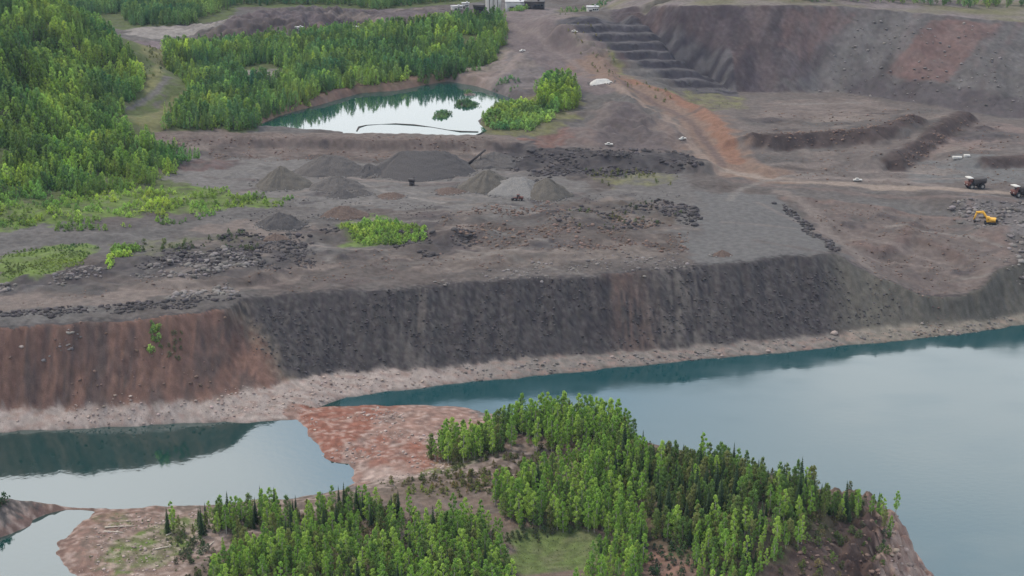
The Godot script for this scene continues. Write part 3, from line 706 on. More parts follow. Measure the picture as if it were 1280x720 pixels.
	paint([-119.5, 432.8, -108.6, 449.1, -95.7, 446.3, -95.1, 430.2, -108.3, 415.0, -119.8, 415.0], GRASS * 0.85, 0.7, 5.0, 0.7)
	paint([-99.2, 451.9, -88.8, 449.1, -86.8, 430.2, -94.1, 425.0], PINK, 0.6, 3.0, 0.7)
	paint([-1.9, 427.6, 14.3, 433.0, 27.6, 416.3, 26.8, 401.6, 0.0, 400.7], Color(0.13, 0.17, 0.06), 0.95, 3.0, 0.3)
	paint([-10.6, 490.4, 2.8, 515.4, 13.4, 497.4, 5.2, 485.7], Color(0.12, 0.085, 0.07), 0.9, 3.0, 0.2)
	paint([37.7, 429.0, 47.6, 434.4, 51.9, 408.4, 52.6, 376.1, 33.6, 376.1], Color(0.24, 0.145, 0.115), 0.8, 3.0, 0.5)
	paint([84.7, 417.6, 105.9, 431.2, 113.3, 417.6, 105.1, 378.7, 64.7, 361.5, 70.8, 387.8], Color(0.092, 0.064, 0.056), 0.95, 3.0, 0.2)
	paint([111.0, 432.1, 117.7, 433.2, 118.3, 415.3, 111.9, 375.5, 99.2, 375.5, 104.6, 407.4], Color(0.42, 0.315, 0.27), 0.95, 3.0, 0.6)
	paint([26.0, 483.8, 107.7, 439.7, 105.3, 428.4, 68.7, 387.8, 51.5, 387.8, 36.6, 417.6], Color(0.11, 0.10, 0.06), 0.8)

func sm(c: Color, grain: float) -> Color:
	# the same colour on graded ground: the alpha channel holds how lumpy the ground is
	return Color(c.r, c.g, c.b, grain)

func tracks() -> void:
	# wheel tracks wandering over the yard, the shelf and the pit floor
	var rng := RandomNumberGenerator.new()
	rng.seed = 12
	for zone in [[[-178.2, 583.1, -101.9, 627.8, -27.3, 653.2, 78.9, 691.0, 88.3, 780.0, 0.0, 745.1, -84.6, 745.1, -122.0, 691.0, -198.1, 588.0], 34, 1.5], [[121.2, 815.2, 141.3, 864.4, 208.4, 868.4, 274.3, 837.2, 262.2, 797.6], 14, 2.4], [[126.8, 961.6, 164.0, 1013.2, 232.8, 999.8, 223.9, 937.7], 8, 2.6], [[-178.4, 851.6, -16.8, 821.3, 24.1, 782.7, -30.6, 741.2, -91.8, 741.2], 16, 1.5], [[143.4, 771.9, 210.0, 751.9, 211.8, 689.4, 172.6, 632.5, 155.3, 676.8], 14, 1.4]]:
		var bb := box_of(pv(zone[0]), 0.0)
		for k in zone[1]:
			var q := bb.position + bb.size * Vector2(rng.randf(), rng.randf())
			if not Geometry2D.is_point_in_polygon(q, pv(zone[0])):
				continue
			var head := rng.randf_range(-0.5, 0.5) + (PI if rng.randf() < 0.5 else 0.0)
			var bend := rng.randf_range(-0.12, 0.12)
			var line := []
			for n in rng.randi_range(6, 12):
				line.append_array([q.x, q.y])
				q += Vector2(cos(head), sin(head)) * 8.0
				head += bend
			paint_line(line, zone[2] * rng.randf_range(0.8, 1.6), sm([PALE * 0.85, Color(0.24, 0.20, 0.185), Color(0.13, 0.11, 0.105)][rng.randi() % 3], 0.3), rng.randf_range(0.35, 0.75))

func tint(x: float, d: float) -> Color:
	var fx := (x - X0) / STEP
	var fd := (d - D0) / STEP
	var i := clampi(int(fx), 0, NX - 2)
	var j := clampi(int(fd), 0, ND - 2)
	var k := j * NX + i
	var u := clampf(fx - i, 0.0, 1.0)
	return C[k].lerp(C[k + 1], u).lerp(C[k + NX].lerp(C[k + NX + 1], u), clampf(fd - j, 0.0, 1.0))

func colour(x: float, d: float, h: float) -> Color:
	var c := tint(x, d)
	var f := n_fine.get_noise_2d(x * 1.7, d * 1.7)
	if d < 730.0:
		if d < 552.0 and sample(I, INX, IND, (x - IX0) / 2.0, (d - ID0) / 2.0) > -3.0:
			if x > 103.0 + f * 5.0 and h < 17.0 + f * 8.0:
				c = Color(0.44, 0.335, 0.29).lerp(Color(0.24, 0.155, 0.13), clampf(0.4 + f * 2.0 + n_mid.get_noise_2d(h * 4.0, x * 3.0), 0.0, 1.0))
			elif h < 2.4 + f * 2.0 and x < -110.0:
				c = c.lerp(Color(0.24, 0.145, 0.12), 0.6)
			if x < -60.0 or (d > 470.0 and x < 10.0):
				c = c.lerp(PINK, clampf(n_mid.get_noise_2d(x * 2.2, d * 4.0) * 1.6 + f * 1.4 - 0.2, 0.0, 0.5))
			return c * (1.0 + f * 0.45)
		var i := clampi(int(roundf(x)) + 320, 0, 640)
		var cw := n_mid.get_noise_2d(x * 1.3, 40.0) * 3.4 + n_fine.get_noise_2d(x, 9.0) * 1.3
		var cr := crest[i] + cw
		var to := toe[i] + n_mid.get_noise_2d(x * 1.6, 80.0) * 2.2
		if d < cr + 1.0:
			var streak := n_fine.get_noise_2d(x * 3.2 + d * 0.25, d * 0.3) * 0.8 + n_fine.get_noise_2d(x * 0.7, d * 0.12) * 0.35
			var t := clampf((d - to) / maxf(cr - to, 4.0), 0.0, 1.0)
			var rk := DARK.lerp(Color(0.098, 0.089, 0.088), clampf(0.4 + streak * 0.7 + n_fine.get_noise_2d(x * 2.6, d * 2.6 + 40.0) * 1.3, 0.0, 1.0))
			var ed := lerpf(-84.0, -108.0, t) + n_mid.get_noise_2d(x, d) * 2.5
			var earth := Color(0.195, 0.118, 0.095).lerp(Color(0.115, 0.085, 0.078), clampf(0.3 + n_mid.get_noise_2d(x * 1.5, d * 0.6) * 1.6 + streak, 0.0, 1.0))
			rk = rk.lerp(earth, 1.0 - smoothstep(ed - 1.0, ed + 1.0, x))
			rk = rk.lerp(Color(0.19, 0.155, 0.125), 0.8 * exp(-pow((x - ed) / 3.0, 2.0)) * clampf(0.6 + f, 0.0, 1.0))
			rk = rk.lerp(Color(0.20, 0.125, 0.10), 0.45 * exp(-pow((x - 52.0 + t * 6.0) / 9.0, 2.0)) * clampf(0.7 + streak * 2.0, 0.0, 1.0))
			rk = rk.lerp(Color(0.175, 0.155, 0.14), clampf(exp(-pow((x - 70.0) / 14.0, 2.0)) + exp(-pow((x + 38.0) / 10.0, 2.0)) * 0.7, 0.0, 1.0) * clampf(0.2 + streak * 1.6, 0.0, 0.55))
			rk = rk.lerp(Color(0.15, 0.14, 0.118), 0.7 * smoothstep(128.0, 150.0, x))
			var beach := Color(0.385, 0.325, 0.298).lerp(Color(0.232, 0.205, 0.188), smoothstep(-40.0, 10.0, x + f * 20.0))
			beach = beach.lerp(Color(0.27, 0.19, 0.165), clampf(n_mid.get_noise_2d(x * 2.0, d * 5.0) * 1.5 + f, 0.0, 0.7))
			beach = beach.lerp(Color(0.235, 0.215, 0.165), 0.4 * smoothstep(120.0, 160.0, x))
			var lip := (d - to) + f * 2.0 + n_mid.get_noise_2d(x * 1.4, 3.0) * 2.5 + 1.2
			c = beach.lerp(rk, smoothstep(-1.5, 1.5, lip))
			if h < 0.25:
				c = c * 0.6
			return c * (1.0 + f * 0.35)
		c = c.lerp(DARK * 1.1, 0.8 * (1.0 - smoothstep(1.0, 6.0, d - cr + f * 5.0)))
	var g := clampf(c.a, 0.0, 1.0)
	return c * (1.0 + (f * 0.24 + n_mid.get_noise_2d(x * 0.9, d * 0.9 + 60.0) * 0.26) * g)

# ------------------------------------------------------------------ ground meshes
func patch(called: String, x0: float, x1: float, d0: float, d1: float, s: float, label: String, low := 0.0) -> void:
	var nx := int((x1 - x0) / s) + 1
	var nd := int((d1 - d0) / s) + 1
	var v := PackedVector3Array()
	var nor := PackedVector3Array()
	var col := PackedColorArray()
	v.resize(nx * nd)
	nor.resize(nx * nd)
	col.resize(nx * nd)
	var hs := PackedFloat32Array()
	hs.resize(nx * nd)
	for j in nd:
		var d := d0 + j * s
		var most := d * 0.40 + 70.0
		for i in nx:
			var x := x0 + i * s
			hs[j * nx + i] = ground(x, d) if absf(x) < most else 10.0
	for j in nd:
		var d := d0 + j * s
		var most := d * 0.40 + 60.0
		for i in nx:
			var k := j * nx + i
			var x := x0 + i * s
			v[k] = Vector3(x, hs[k] - (low if j == 0 else 0.0), -d)
			if absf(x) < most:
				var l := hs[k - 1] if i > 0 else hs[k]
				var r := hs[k + 1] if i < nx - 1 else hs[k]
				var f := hs[k - nx] if j > 0 else hs[k]
				var b := hs[k + nx] if j < nd - 1 else hs[k]
				nor[k] = Vector3(l - r, 2.0 * s, b - f).normalized()
				col[k] = colour(x, d, hs[k])
			else:
				nor[k] = Vector3.UP
	var ix := PackedInt32Array()
	for j in nd - 1:
		var most := (d0 + j * s) * 0.40 + 56.0
		for i in nx - 1:
			if absf(x0 + i * s) < most:
				var a := j * nx + i
				ix.append_array([a, a + nx, a + 1, a + 1, a + nx, a + nx + 1])
	var arr := []
	arr.resize(Mesh.ARRAY_MAX)
	arr[Mesh.ARRAY_VERTEX] = v
	arr[Mesh.ARRAY_NORMAL] = nor
	arr[Mesh.ARRAY_COLOR] = col
	arr[Mesh.ARRAY_INDEX] = ix
	var m := ArrayMesh.new()
	m.add_surface_from_arrays(Mesh.PRIMITIVE_TRIANGLES, arr)
	var o := mesh_node(called, m, M.soil)
	tag(o, label, "ground", "", "structure")

func terrain() -> void:
	patch("peninsula_ground", -235.0, 235.0, 338.0, 530.0, 0.9, "stony brown and red ground of the wooded peninsula and spit", 0.0)
	patch("quarry_ground", -420.0, 420.0, 528.0, 900.0, 1.1, "grey and brown quarry ground with the dark cliff above the lake", 0.4)
	patch("far_ground", -756.0, 756.0, 897.0, 1900.0, 2.1, "far quarry pit wall, haul road and wooded ground in the distance", 0.6)
	var m := PlaneMesh.new()
	m.size = Vector2(16000, 12000)
	var o := mesh_node("plain", m, mat(Color(0.07, 0.085, 0.06)))
	o.position = Vector3(0, 30, -1880.0 - 6000.0)
	tag(o, "distant wooded plain running on to the horizon", "ground", "", "structure")

func waters() -> void:
	sheet("lake", pv([-460, 250, -42, 250, -42, 480, -50, 505, -63, 545, -80, 720, -460, 720]), 0.0, M.lake, "still teal water of the left flooded pit below the red cliff", "lake")
	sheet("lake", pv([-42, 250, 460, 250, 460, 720, -80, 720, -63, 545, -50, 505, -42, 480]), 0.0, M.ruffled, "blue-grey wind-ruffled water of the right flooded pit below the dark cliff", "lake")
	sheet("pond", Geometry2D.offset_polygon(pond_line(), 5.0)[0], POND_Y, M.pond, "green settling pond reflecting white sky behind the dam", "pond")

func sheet(called: String, poly: PackedVector2Array, y: float, m: Material, label: String, category: String) -> void:
	var tri := Geometry2D.triangulate_polygon(poly)
	var st := SurfaceTool.new()
	st.begin(Mesh.PRIMITIVE_TRIANGLES)
	for k in range(0, tri.size(), 3):
		var t := [poly[tri[k]], poly[tri[k + 1]], poly[tri[k + 2]]]
		if (t[1] - t[0]).cross(t[2] - t[0]) < 0.0:
			t.reverse()
		for q in [t[0], t[2], t[1]]:
			st.set_normal(Vector3.UP)
			st.add_vertex(Vector3(q.x, y, -q.y))
	tag(mesh_node(called, st.commit(), m), label, category, "", "structure")

# ------------------------------------------------------------------ stockpiles
func pile_mesh(rx: float, rd: float, h: float, flat: float, seed_: int) -> ArrayMesh:
	# a tipped heap: a straight slope at the angle of repose, a rounded or ridged top and a slightly flared foot
	var n := noise(0.11, seed_, 3)
	var st := SurfaceTool.new()
	st.begin(Mesh.PRIMITIVE_TRIANGLES)
	var seg := 64
	var rings := 22
	for r in rings + 1:
		for s in seg:
			var a := TAU * s / seg
			var t := float(r) / rings
			var x := cos(a)
			var z := sin(a)
			var w := 1.0 + n.get_noise_2d(cos(a) * 6.0, sin(a) * 6.0) * 0.34
			var ridge := flat * signf(x) * minf(1.0, absf(x) * 1.6)
			var px := (x * t * (1.0 - flat) * w + ridge) * rx
			var pz := z * t * w * rd
			var y := h * (1.0 - pow(t, 1.08))
			y += n.get_noise_2d(cos(a) * 22.0, sin(a) * 22.0) * 0.9 * sin(t * PI) * minf(1.0, h / 8.0) + n.get_noise_2d(px * 2.0, pz * 2.0) * 0.8 * minf(1.0, h / 6.0) + n.get_noise_2d(px * 7.0, pz * 7.0) * 0.35 - (0.9 if r == rings else 0.25)
			st.set_smooth_group(0)
			st.add_vertex(Vector3(px, y, pz))
	for r in rings:
		for s in seg:
			var a := r * seg + s
			var b := r * seg + (s + 1) % seg
			for k in [a, b, a + seg, b, b + seg, a + seg]:
				st.add_index(k)
	st.generate_normals()
	return st.commit()

func stockpile(at: Array, rx: float, rd: float, h: float, flat: float, kind: String, label: String, turn := 0.0) -> void:
	var o := mesh_node("stockpile", pile_mesh(rx * 1.04, rd * 1.04, h * 0.9, flat, int(absf(at[0] * 7.0 + at[1]))), M["pile_" + kind])
	o.position = Vector3(at[0], ground(at[0], at[1]), -at[1])
	o.rotation.y = turn
	tag(o, label, "stockpile", "stockpiles of crushed stone in the yard")
	var rng := RandomNumberGenerator.new()
	rng.seed = int(absf(at[0] * 13.0 + at[1]))
	for k in int(rx * 7.0):
		var a := rng.randf() * TAU
		var r := rng.randf_range(0.82, 1.18)
		var p := Vector2(at[0], at[1]) + Vector2(cos(a) * rx * r, sin(a) * rd * r)
		var s := rng.randf_range(0.2, 0.65)
		skirt.append(Transform3D(Basis.from_euler(Vector3(rng.randf(), rng.randf() * TAU, rng.randf())).scaled(Vector3.ONE * s), Vector3(p.x, ground(p.x, p.y) + 0.15, -p.y)))
		skirt_tones.append(Color(1, 1, 1) * rng.randf_range(0.7, 1.4))

func stockpiles() -> void:
	stockpile([-118.0, 795.2], 14.0, 15.0, 11.5, 0.0, "olive", "pointed olive-grey cone of crushed stone, leftmost in the yard")
	stockpile([-95.1, 825.5], 17.5, 17.0, 9.5, 0.22, "grey", "broad grey heap of crushed stone between the olive cone and the largest heap")
	stockpile([-46.6, 827.4], 27.0, 22.0, 12.0, 0.40, "dark", "largest dark grey flat-topped heap of crushed stone in the yard")
	stockpile([-75.0, 821.8], 10.0, 11.0, 5.5, 0.0, "dark", "small dark heap tucked behind the left foot of the largest heap")
	stockpile([-12.6, 788.4], 14.5, 14.0, 10.5, 0.05, "olive", "rounded olive-grey heap right of the largest heap")
	stockpile([17.5, 773.5], 12.0, 12.0, 10.0, 0.05, "olive", "dark cone at the right end of the pale gravel heap")
	stockpile([4.0, 780.0], 17.0, 13.0, 8.5, 0.12, "pale", "pale grey rounded heap of gravel leaning against the dark cone", -0.3)
	stockpile([-9.5, 841.9], 13.0, 12.0, 6.5, 0.1, "grey", "small grey heap at the dam foot behind the rounded olive heap")
	stockpile([-89.3, 790.1], 12.5, 12.0, 6.0, 0.15, "grey", "low grey heap in front of the broad heap")
	stockpile([-75.8, 775.1], 6.5, 6.5, 3.4, 0.0, "grey", "tiny grey heap beside the pale track")
	stockpile([-84.1, 770.2], 7.5, 7.0, 3.8, 0.1, "dark", "tiny dark heap in front of the low grey heap")
	stockpile([-80.1, 731.6], 11.0, 8.5, 5.2, 0.1, "brown", "brown earth heap above the green scrub clump")
	stockpile([-106.3, 712.9], 12.0, 9.5, 7.0, 0.05, "dark", "dark rubble cone standing alone on the tan track")
	stockpile([-105.4, 688.4], 6.0, 5.0, 2.6, 0.0, "brown", "small brown heap below the dark rubble cone")
	stockpile([-59.5, 770.2], 7.0, 6.0, 2.4, 0.2, "brown", "low brown heap in the middle of the yard")
	stockpile([-31.3, 780.0], 8.0, 7.0, 2.6, 0.1, "brown", "low brown heap in front of the largest heap's right foot")
	stockpile([91.1, 667.9], 4.5, 4.0, 3.0, 0.0, "brown", "little brown cone on the cliff top by the smooth grey fill")
	stockpile([58.1, 1029.4], 8.0, 5.5, 3.6, 0.35, "white", "small white gravel heap beside the haul road bend")

# ------------------------------------------------------------------ rocks and rubble
func rock_mesh(s: int) -> ArrayMesh:
	var r := RandomNumberGenerator.new()
	r.seed = s
	var pts := []
	for k in 12:
		var y := 1.0 - 2.0 * (k + 0.5) / 12.0
		var a := k * 2.39996
		var q := sqrt(1.0 - y * y)
		pts.append(Vector3(cos(a) * q * r.randf_range(0.7, 1.15), y * r.randf_range(0.5, 0.8), sin(a) * q * r.randf_range(0.7, 1.1)))
	var st := SurfaceTool.new()
	st.begin(Mesh.PRIMITIVE_TRIANGLES)
	for i in 12:
		for j in range(i + 1, 12):
			for k in range(j + 1, 12):
				var nrm: Vector3 = (pts[j] - pts[i]).cross(pts[k] - pts[i])
				if nrm.length() < 1e-4:
					continue
				var up := 0
				var down := 0
				for l in 12:
					if l != i and l != j and l != k:
						if nrm.dot(pts[l] - pts[i]) > 0.0: up += 1
						else: down += 1
				if up == 0 or down == 0:
					var tri := [pts[i], pts[k], pts[j]] if up == 0 else [pts[i], pts[j], pts[k]]
					for q in tri:
						st.set_color(Color(1, 1, 1))
						st.add_vertex(q)
	st.generate_normals()
	return st.commit()

func many(called: String, mesh: Mesh, where: Array, tones: Array, label: String, category: String, material: Material = null) -> void:
	if where.is_empty():
		return
	var mm := MultiMesh.new()
	mm.transform_format = MultiMesh.TRANSFORM_3D
	mm.use_colors = true
	mm.mesh = mesh
	mm.instance_count = where.size()
	for i in where.size():
		mm.set_instance_transform(i, where[i])
		mm.set_instance_color(i, tones[i])
	var o := MultiMeshInstance3D.new()
	o.name = numbered(called)
	o.multimesh = mm
	if material:
		o.material_override = material
	add_child(o, true)
	tag(o, label, category, "", "stuff")

func scatter(a: Array, gap: float, rng: RandomNumberGenerator, keep := -1.0, warp := 0.0) -> PackedVector2Array:
	var p := pv(a)
	var r := box_of(p, 0.0)
	var o := PackedVector2Array()
	var row := 0
	var d := r.position.y
	while d < r.end.y:
		var x := r.position.x + (gap * 0.5 if row % 2 else 0.0)
		while x < r.end.x:
			var q := Vector2(x + rng.randf_range(-0.48, 0.48) * gap, d + rng.randf_range(-0.48, 0.48) * gap)
			var w := q
			if warp > 0.0:
				w += Vector2(n_mid.get_noise_2d(q.x, q.y + 500.0), n_mid.get_noise_2d(q.x + 500.0, q.y)) * warp
			if Geometry2D.is_point_in_polygon(w, p) and n_mid.get_noise_2d(q.x * 0.8, q.y * 0.8) + rng.randf_range(-0.25, 0.25) > keep:
				o.append(q)
			x += gap
		d += gap * 0.87
		row += 1
	return o

func rubble(a: Array, gap: float, lo: float, hi: float, kind: String, label: String, keep := -0.1, seed_ := 1) -> void:
	var rng := RandomNumberGenerator.new()
	rng.seed = seed_ * 977 + 5
	var where := []
	var tones := []
	for q in scatter(a, gap, rng, keep, 6.0):
		var s := lo + (hi - lo) * pow(rng.randf(), 3.0)
		var b := Basis.from_euler(Vector3(rng.randf_range(-0.5, 0.5), rng.randf() * TAU, rng.randf_range(-0.5, 0.5))).scaled(Vector3(s, s * rng.randf_range(0.6, 1.0), s))
		where.append(Transform3D(b, Vector3(q.x, ground(q.x, q.y) + s * 0.12, -q.y)))
		var v := rng.randf_range(0.6, 1.35)
		tones.append(Color(v, v * rng.randf_range(0.93, 1.0), v * rng.randf_range(0.9, 1.02)))
	many("rubble", M.rock_shape, where, tones, label, "rubble", M["rock_" + kind])

func boulder(at: Array, s: float, kind: String, label: String, k: int) -> void:
	var o := mesh_node("boulder", rock_mesh(70 + k), M["rock_" + kind])
	o.position = Vector3(at[0], ground(at[0], at[1]) + s * 0.2, -at[1])
	o.scale = Vector3(s, s * 0.8, s)
	o.rotation.y = k * 1.3
	tag(o, label, "boulder", "single boulders")

func rocks() -> void:
	M.rock_shape = rock_mesh(4)
	many("rubble", M.rock_shape, skirt, skirt_tones, "coarse stones rolled to the feet of the stockpiles", "rubble", M.rock_grey)
	rubble([-197.7, 567.0, -174.8, 570.7, -154.6, 574.5, -125.8, 582.1, -109.0, 592.0, -107.5, 602.1, -125.0, 594.0, -151.2, 586.0, -177.4, 580.2, -200.6, 576.4], 1.5, 0.5, 1.7, "dark", "dark broken blocks along the left cliff edge above the red face", -0.3, 1)
	rubble([-207.5, 598.0, -184.6, 606.3, -169.2, 621.2, -167.0, 639.2, -179.5, 635.7, -192.8, 612.6, -210.1, 606.3], 1.8, 0.5, 1.7, "grey", "grey blocks along the bank below the bright grass patch", -0.2, 2)
	rubble([-157.7, 627.8, -139.7, 653.2, -114.7, 667.9, -104.2, 643.8, -124.9, 627.8, -148.7, 616.9], 2.0, 0.5, 2.0, "grey", "grey blocks strewn over the rough ground left of the track", -0.1, 3)
	rubble([-137.0, 592.0, -122.1, 612.6, -113.5, 619.1, -108.2, 606.3, -121.7, 593.0], 1.5, 0.5, 1.9, "grey", "tumbled grey blocks between the shelf road and the red face", -0.2, 4)
	rubble([-153.3, 653.2, -124.2, 704.5, -86.1, 691.0, -85.2, 653.2, -103.9, 641.5], 2.6, 0.5, 1.9, "dark", "dark blocks in the rough ground around the rubble cone", 0.0, 5)
	rubble([-50.9, 701.8, -18.2, 701.8, -14.0, 670.4, -34.5, 662.9, -49.2, 675.4], 1.8, 0.5, 1.9, "dark", "dark blocks heaped right of the green scrub clump", -0.1, 6)
	rubble([-89.5, 704.5, -79.7, 715.7, -74.7, 684.5, -82.5, 675.4], 1.8, 0.4, 1.6, "dark", "dark blocks left of the green scrub clump", -0.2, 7)
	rubble([19.4, 751.2, 81.7, 754.3, 76.7, 704.5, 21.9, 704.5], 2.6, 0.5, 1.8, "dark", "dark blocks on the scrubby mound in mid yard", 0.0, 8)
	rubble([71.1, 767.0, 89.9, 751.2, 83.7, 715.7, 70.9, 721.4], 1.7, 0.5, 2.0, "dark", "dark blocks beside the smooth grey fill", -0.2, 9)
	rubble([-32.9, 627.8, 20.7, 662.9, 81.1, 678.0, 77.8, 648.5, 19.9, 635.7, -26.1, 623.4], 2.2, 0.3, 1.2, "grey", "pale grey stones scattered along the cliff top", -0.05, 10)
	rubble([-13.3, 866.3, 91.9, 858.1, 101.3, 825.1, 49.9, 812.1, 0.0, 823.2], 2.6, 0.6, 2.0, "dark", "dark blocks tipped along the dam right of the pond", -0.05, 11)
	rubble([-4.1, 807.5, 25.5, 829.2, 33.6, 818.2, 4.1, 797.0], 2.0, 0.5, 1.6, "dark", "dark blocks behind the pale gravel heap", -0.2, 12)
	rubble([217.5, 767.7, 260.0, 764.5, 226.0, 656.6, 216.6, 668.8, 225.9, 715.1, 212.4, 733.9], 2.2, 0.5, 2.0, "grey", "grey blocks spread around the yellow excavator", -0.1, 13)
	rubble([135.6, 762.1, 139.7, 740.6, 145.5, 682.4, 141.0, 677.3, 134.0, 718.8, 130.1, 752.7], 1.5, 0.5, 1.7, "dark", "dark blocks along the fill edge above the bowl", -0.3, 14)
	rubble([133.1, 884.5, 159.3, 893.0, 188.3, 901.6, 237.2, 923.8, 234.0, 910.4, 184.1, 880.3, 133.5, 872.1], 2.4, 0.4, 1.3, "brown", "brown blocks along the dug face on the pit floor", -0.2, 15)
	rubble([203.6, 836.2, 227.8, 875.8, 271.7, 942.2, 272.5, 932.8, 231.3, 871.7, 208.7, 832.4], 2.4, 0.4, 1.3, "brown", "brown blocks along the slanting dug face", -0.2, 16)
	rubble([-188.7, 530.5, -127.3, 537.5, -78.9, 544.0, -60.7, 567.5, -24.7, 579.0, -25.0, 587.0, -61.8, 580.5, -89.9, 561.0, -128.4, 544.5, -190.7, 538.0], 1.7, 0.2, 0.8, "pale", "pale washed stones on the left shore below the cliff", -0.15, 17)
	rubble([-24.7, 579.0, 67.4, 603.5, 170.3, 631.0, 219.4, 649.5, 221.1, 655.5, 172.2, 639.5, 67.9, 609.5, -25.0, 587.0], 1.8, 0.3, 1.0, "grey", "grey stones on the right shore below the dark cliff", -0.1, 18)
	rubble([-100.0, 569.5, -25.1, 591.0, 85.3, 619.5, 166.3, 643.5, 167.8, 652.5, 139.0, 667.0, 70.8, 645.0, -32.5, 620.0, -100.9, 600.0], 1.5, 0.18, 0.8, "dark", "loose dark rock on the face of the big cliff", -0.05, 19)
	rubble([-175.9, 551.5, -165.6, 559.5, -158.3, 559.5, -160.5, 554.5], 1.4, 0.4, 1.4, "grey", "grey spill of blocks down the red face", -0.3, 20)
	rubble([-185.8, 542.0, -129.0, 548.0, -102.0, 562.5, -105.4, 588.0, -160.0, 561.0, -187.9, 555.0], 3.2, 0.3, 1.0, "brown", "small brown stones on the red earth face", 0.0, 21)
	rubble([-78.4, 552.1, -50.4, 552.9, -22.9, 532.6, 0.0, 489.3, -20.9, 480.3, -49.8, 481.6, -62.8, 503.9], 1.5, 0.2, 0.8, "pale", "pale washed stones on the red land bridge", 0.15, 22)
	rubble([-134.6, 431.2, -129.2, 457.6, -102.8, 457.6, -88.8, 449.1, -85.3, 415.0, -119.7, 405.4], 1.9, 0.2, 0.7, "pale", "pale stones on the bare western end of the peninsula", -0.05, 23)
	rubble([86.1, 413.3, 111.2, 424.0, 106.2, 383.9, 89.8, 366.2, 69.4, 366.2], 2.0, 0.3, 1.1, "brown", "dark brown stones on the bare slope at the eastern tip", -0.1, 24)
	rubble([231.6, 1095.3, 320.4, 1058.7, 320.3, 956.7, 239.3, 1029.9, 195.5, 1047.0], 5.0, 0.5, 1.5, "grey", "grey blocks at the foot of the far pit wall", -0.1, 25)
	rubble([-30.8, 745.1, 23.6, 763.8, 80.3, 704.5, 77.3, 675.4, 0.0, 667.9, -35.9, 691.0], 2.4, 0.4, 1.4, "brown", "brown blocks on the hummocky ground in mid plateau", 0.02, 37)
	rubble([-174.2, 641.5, -153.0, 667.9, -112.0, 696.4, -85.2, 683.2, -80.4, 641.5, -128.1, 627.8], 1.9, 0.3, 1.3, "dark", "dark blocks on the hummocks left of the cliff-top track", 0.0, 38)
	rubble([-196.6, 583.1, -113.9, 641.5, -28.7, 691.0, 19.2, 745.1, 84.6, 745.1, 76.2, 665.4, -26.6, 635.7, -108.2, 606.3], 2.6, 0.2, 0.75, "brown", "small brown stones sown over the plateau above the cliff", 0.05, 31)
	rubble([-165.8, 786.7, -86.6, 763.8, 0.0, 745.1, 48.1, 780.0, 88.3, 780.0, 84.6, 745.1, 0.0, 704.5, -80.0, 701.8, -166.7, 733.0], 2.8, 0.2, 0.7, "dark", "small dark stones sown over the yard", 0.08, 32)
	rubble([-193.5, 851.1, 0.0, 847.2, 0.0, 883.8, -200.0, 892.3], 2.4, 0.25, 0.9, "brown", "brown stones on the face of the dam", 0.0, 33)
	rubble([143.4, 771.9, 215.0, 756.4, 226.4, 702.5, 210.0, 670.7, 171.5, 628.2, 154.0, 670.7], 2.4, 0.2, 0.8, "brown", "brown stones in the low bowl on the right", 0.05, 34)
	rubble([141.5, 961.6, 259.9, 986.8, 297.9, 914.8, 261.9, 797.0, 133.7, 814.6], 4.0, 0.3, 1.0, "brown", "brown stones sown over the pit floor", 0.1, 35)
	rubble([112.1, 431.9, 118.1, 429.2, 117.8, 401.6, 110.6, 374.8, 100.2, 379.1], 1.9, 0.4, 1.5, "pale", "broken pale rock on the face of the eastern cliff", -0.2, 36)
	boulder([134.3, 630.0], 2.0, "pale", "white boulder lying on the shore under the right end of the dark cliff", 1)
	boulder([184.6, 638.5], 1.2, "pale", "small white boulder on the shore far right", 2)
	boulder([-180.1, 554.5], 1.3, "pale", "pale boulder sitting high on the red cliff face", 3)
	boulder([-70.5, 578.0], 1.4, "dark", "dark boulder lying on the pale band at the foot of the cliff", 4)
	boulder([40.0, 603.0], 1.2, "pale", "small pale boulder on the shore below the middle of the cliff", 5)
	boulder([84.7, 608.5], 1.0, "pale", "small pale boulder at the water's edge right of the middle", 6)
	boulder([104.3, 614.0], 1.1, "pale", "pale boulder at the waterline between the middle and the white boulder", 7)
	boulder([128.5, 760.6], 1.7, "dark", "dark boulder at the upper corner of the grey fill", 8)
	boulder([84.5, 715.7], 2.2, "dark", "large dark boulder at the foot of the block heap beside the fill", 9)

# ------------------------------------------------------------------ trees
func quad(st: SurfaceTool, c: Vector3, s: float, rng: RandomNumberGenerator, tone: Color, flat := 0.72) -> void:
	var n := Vector3(rng.randf_range(-1, 1), rng.randf_range(-1, 1) * (1.0 - flat) + flat * 1.1, rng.randf_range(-1, 1)).normalized()
	var a := n.cross(Vector3(rng.randf_range(-1, 1), rng.randf_range(-1, 1), rng.randf_range(-1, 1))).normalized() * s
	var b := n.cross(a).normalized() * s * rng.randf_range(0.6, 1.0)
	var p := [c - a, c + b * 0.8 + n * s * 0.2, c + a, c - b * 0.8 + n * s * 0.15]
	for k in [0, 1, 2, 0, 2, 3]:
		st.set_color(tone)
		st.add_vertex(p[k])

func limb(st: SurfaceTool, a: Vector3, b: Vector3, ra: float, rb: float) -> void:
	var up := (b - a).normalized()
	var side := up.cross(Vector3(0.3, 0.1, 1.0)).normalized()
	var other := up.cross(side)
	for k in 5:
		var s0 := side * cos(TAU * k / 5) + other * sin(TAU * k / 5)
		var s1 := side * cos(TAU * (k + 1) / 5) + other * sin(TAU * (k + 1) / 5)
		for q in [a + s0 * ra, b + s0 * rb, a + s1 * ra, a + s1 * ra, b + s0 * rb, b + s1 * rb]:
			st.set_color(Color(1, 1, 1))
			st.add_vertex(q)

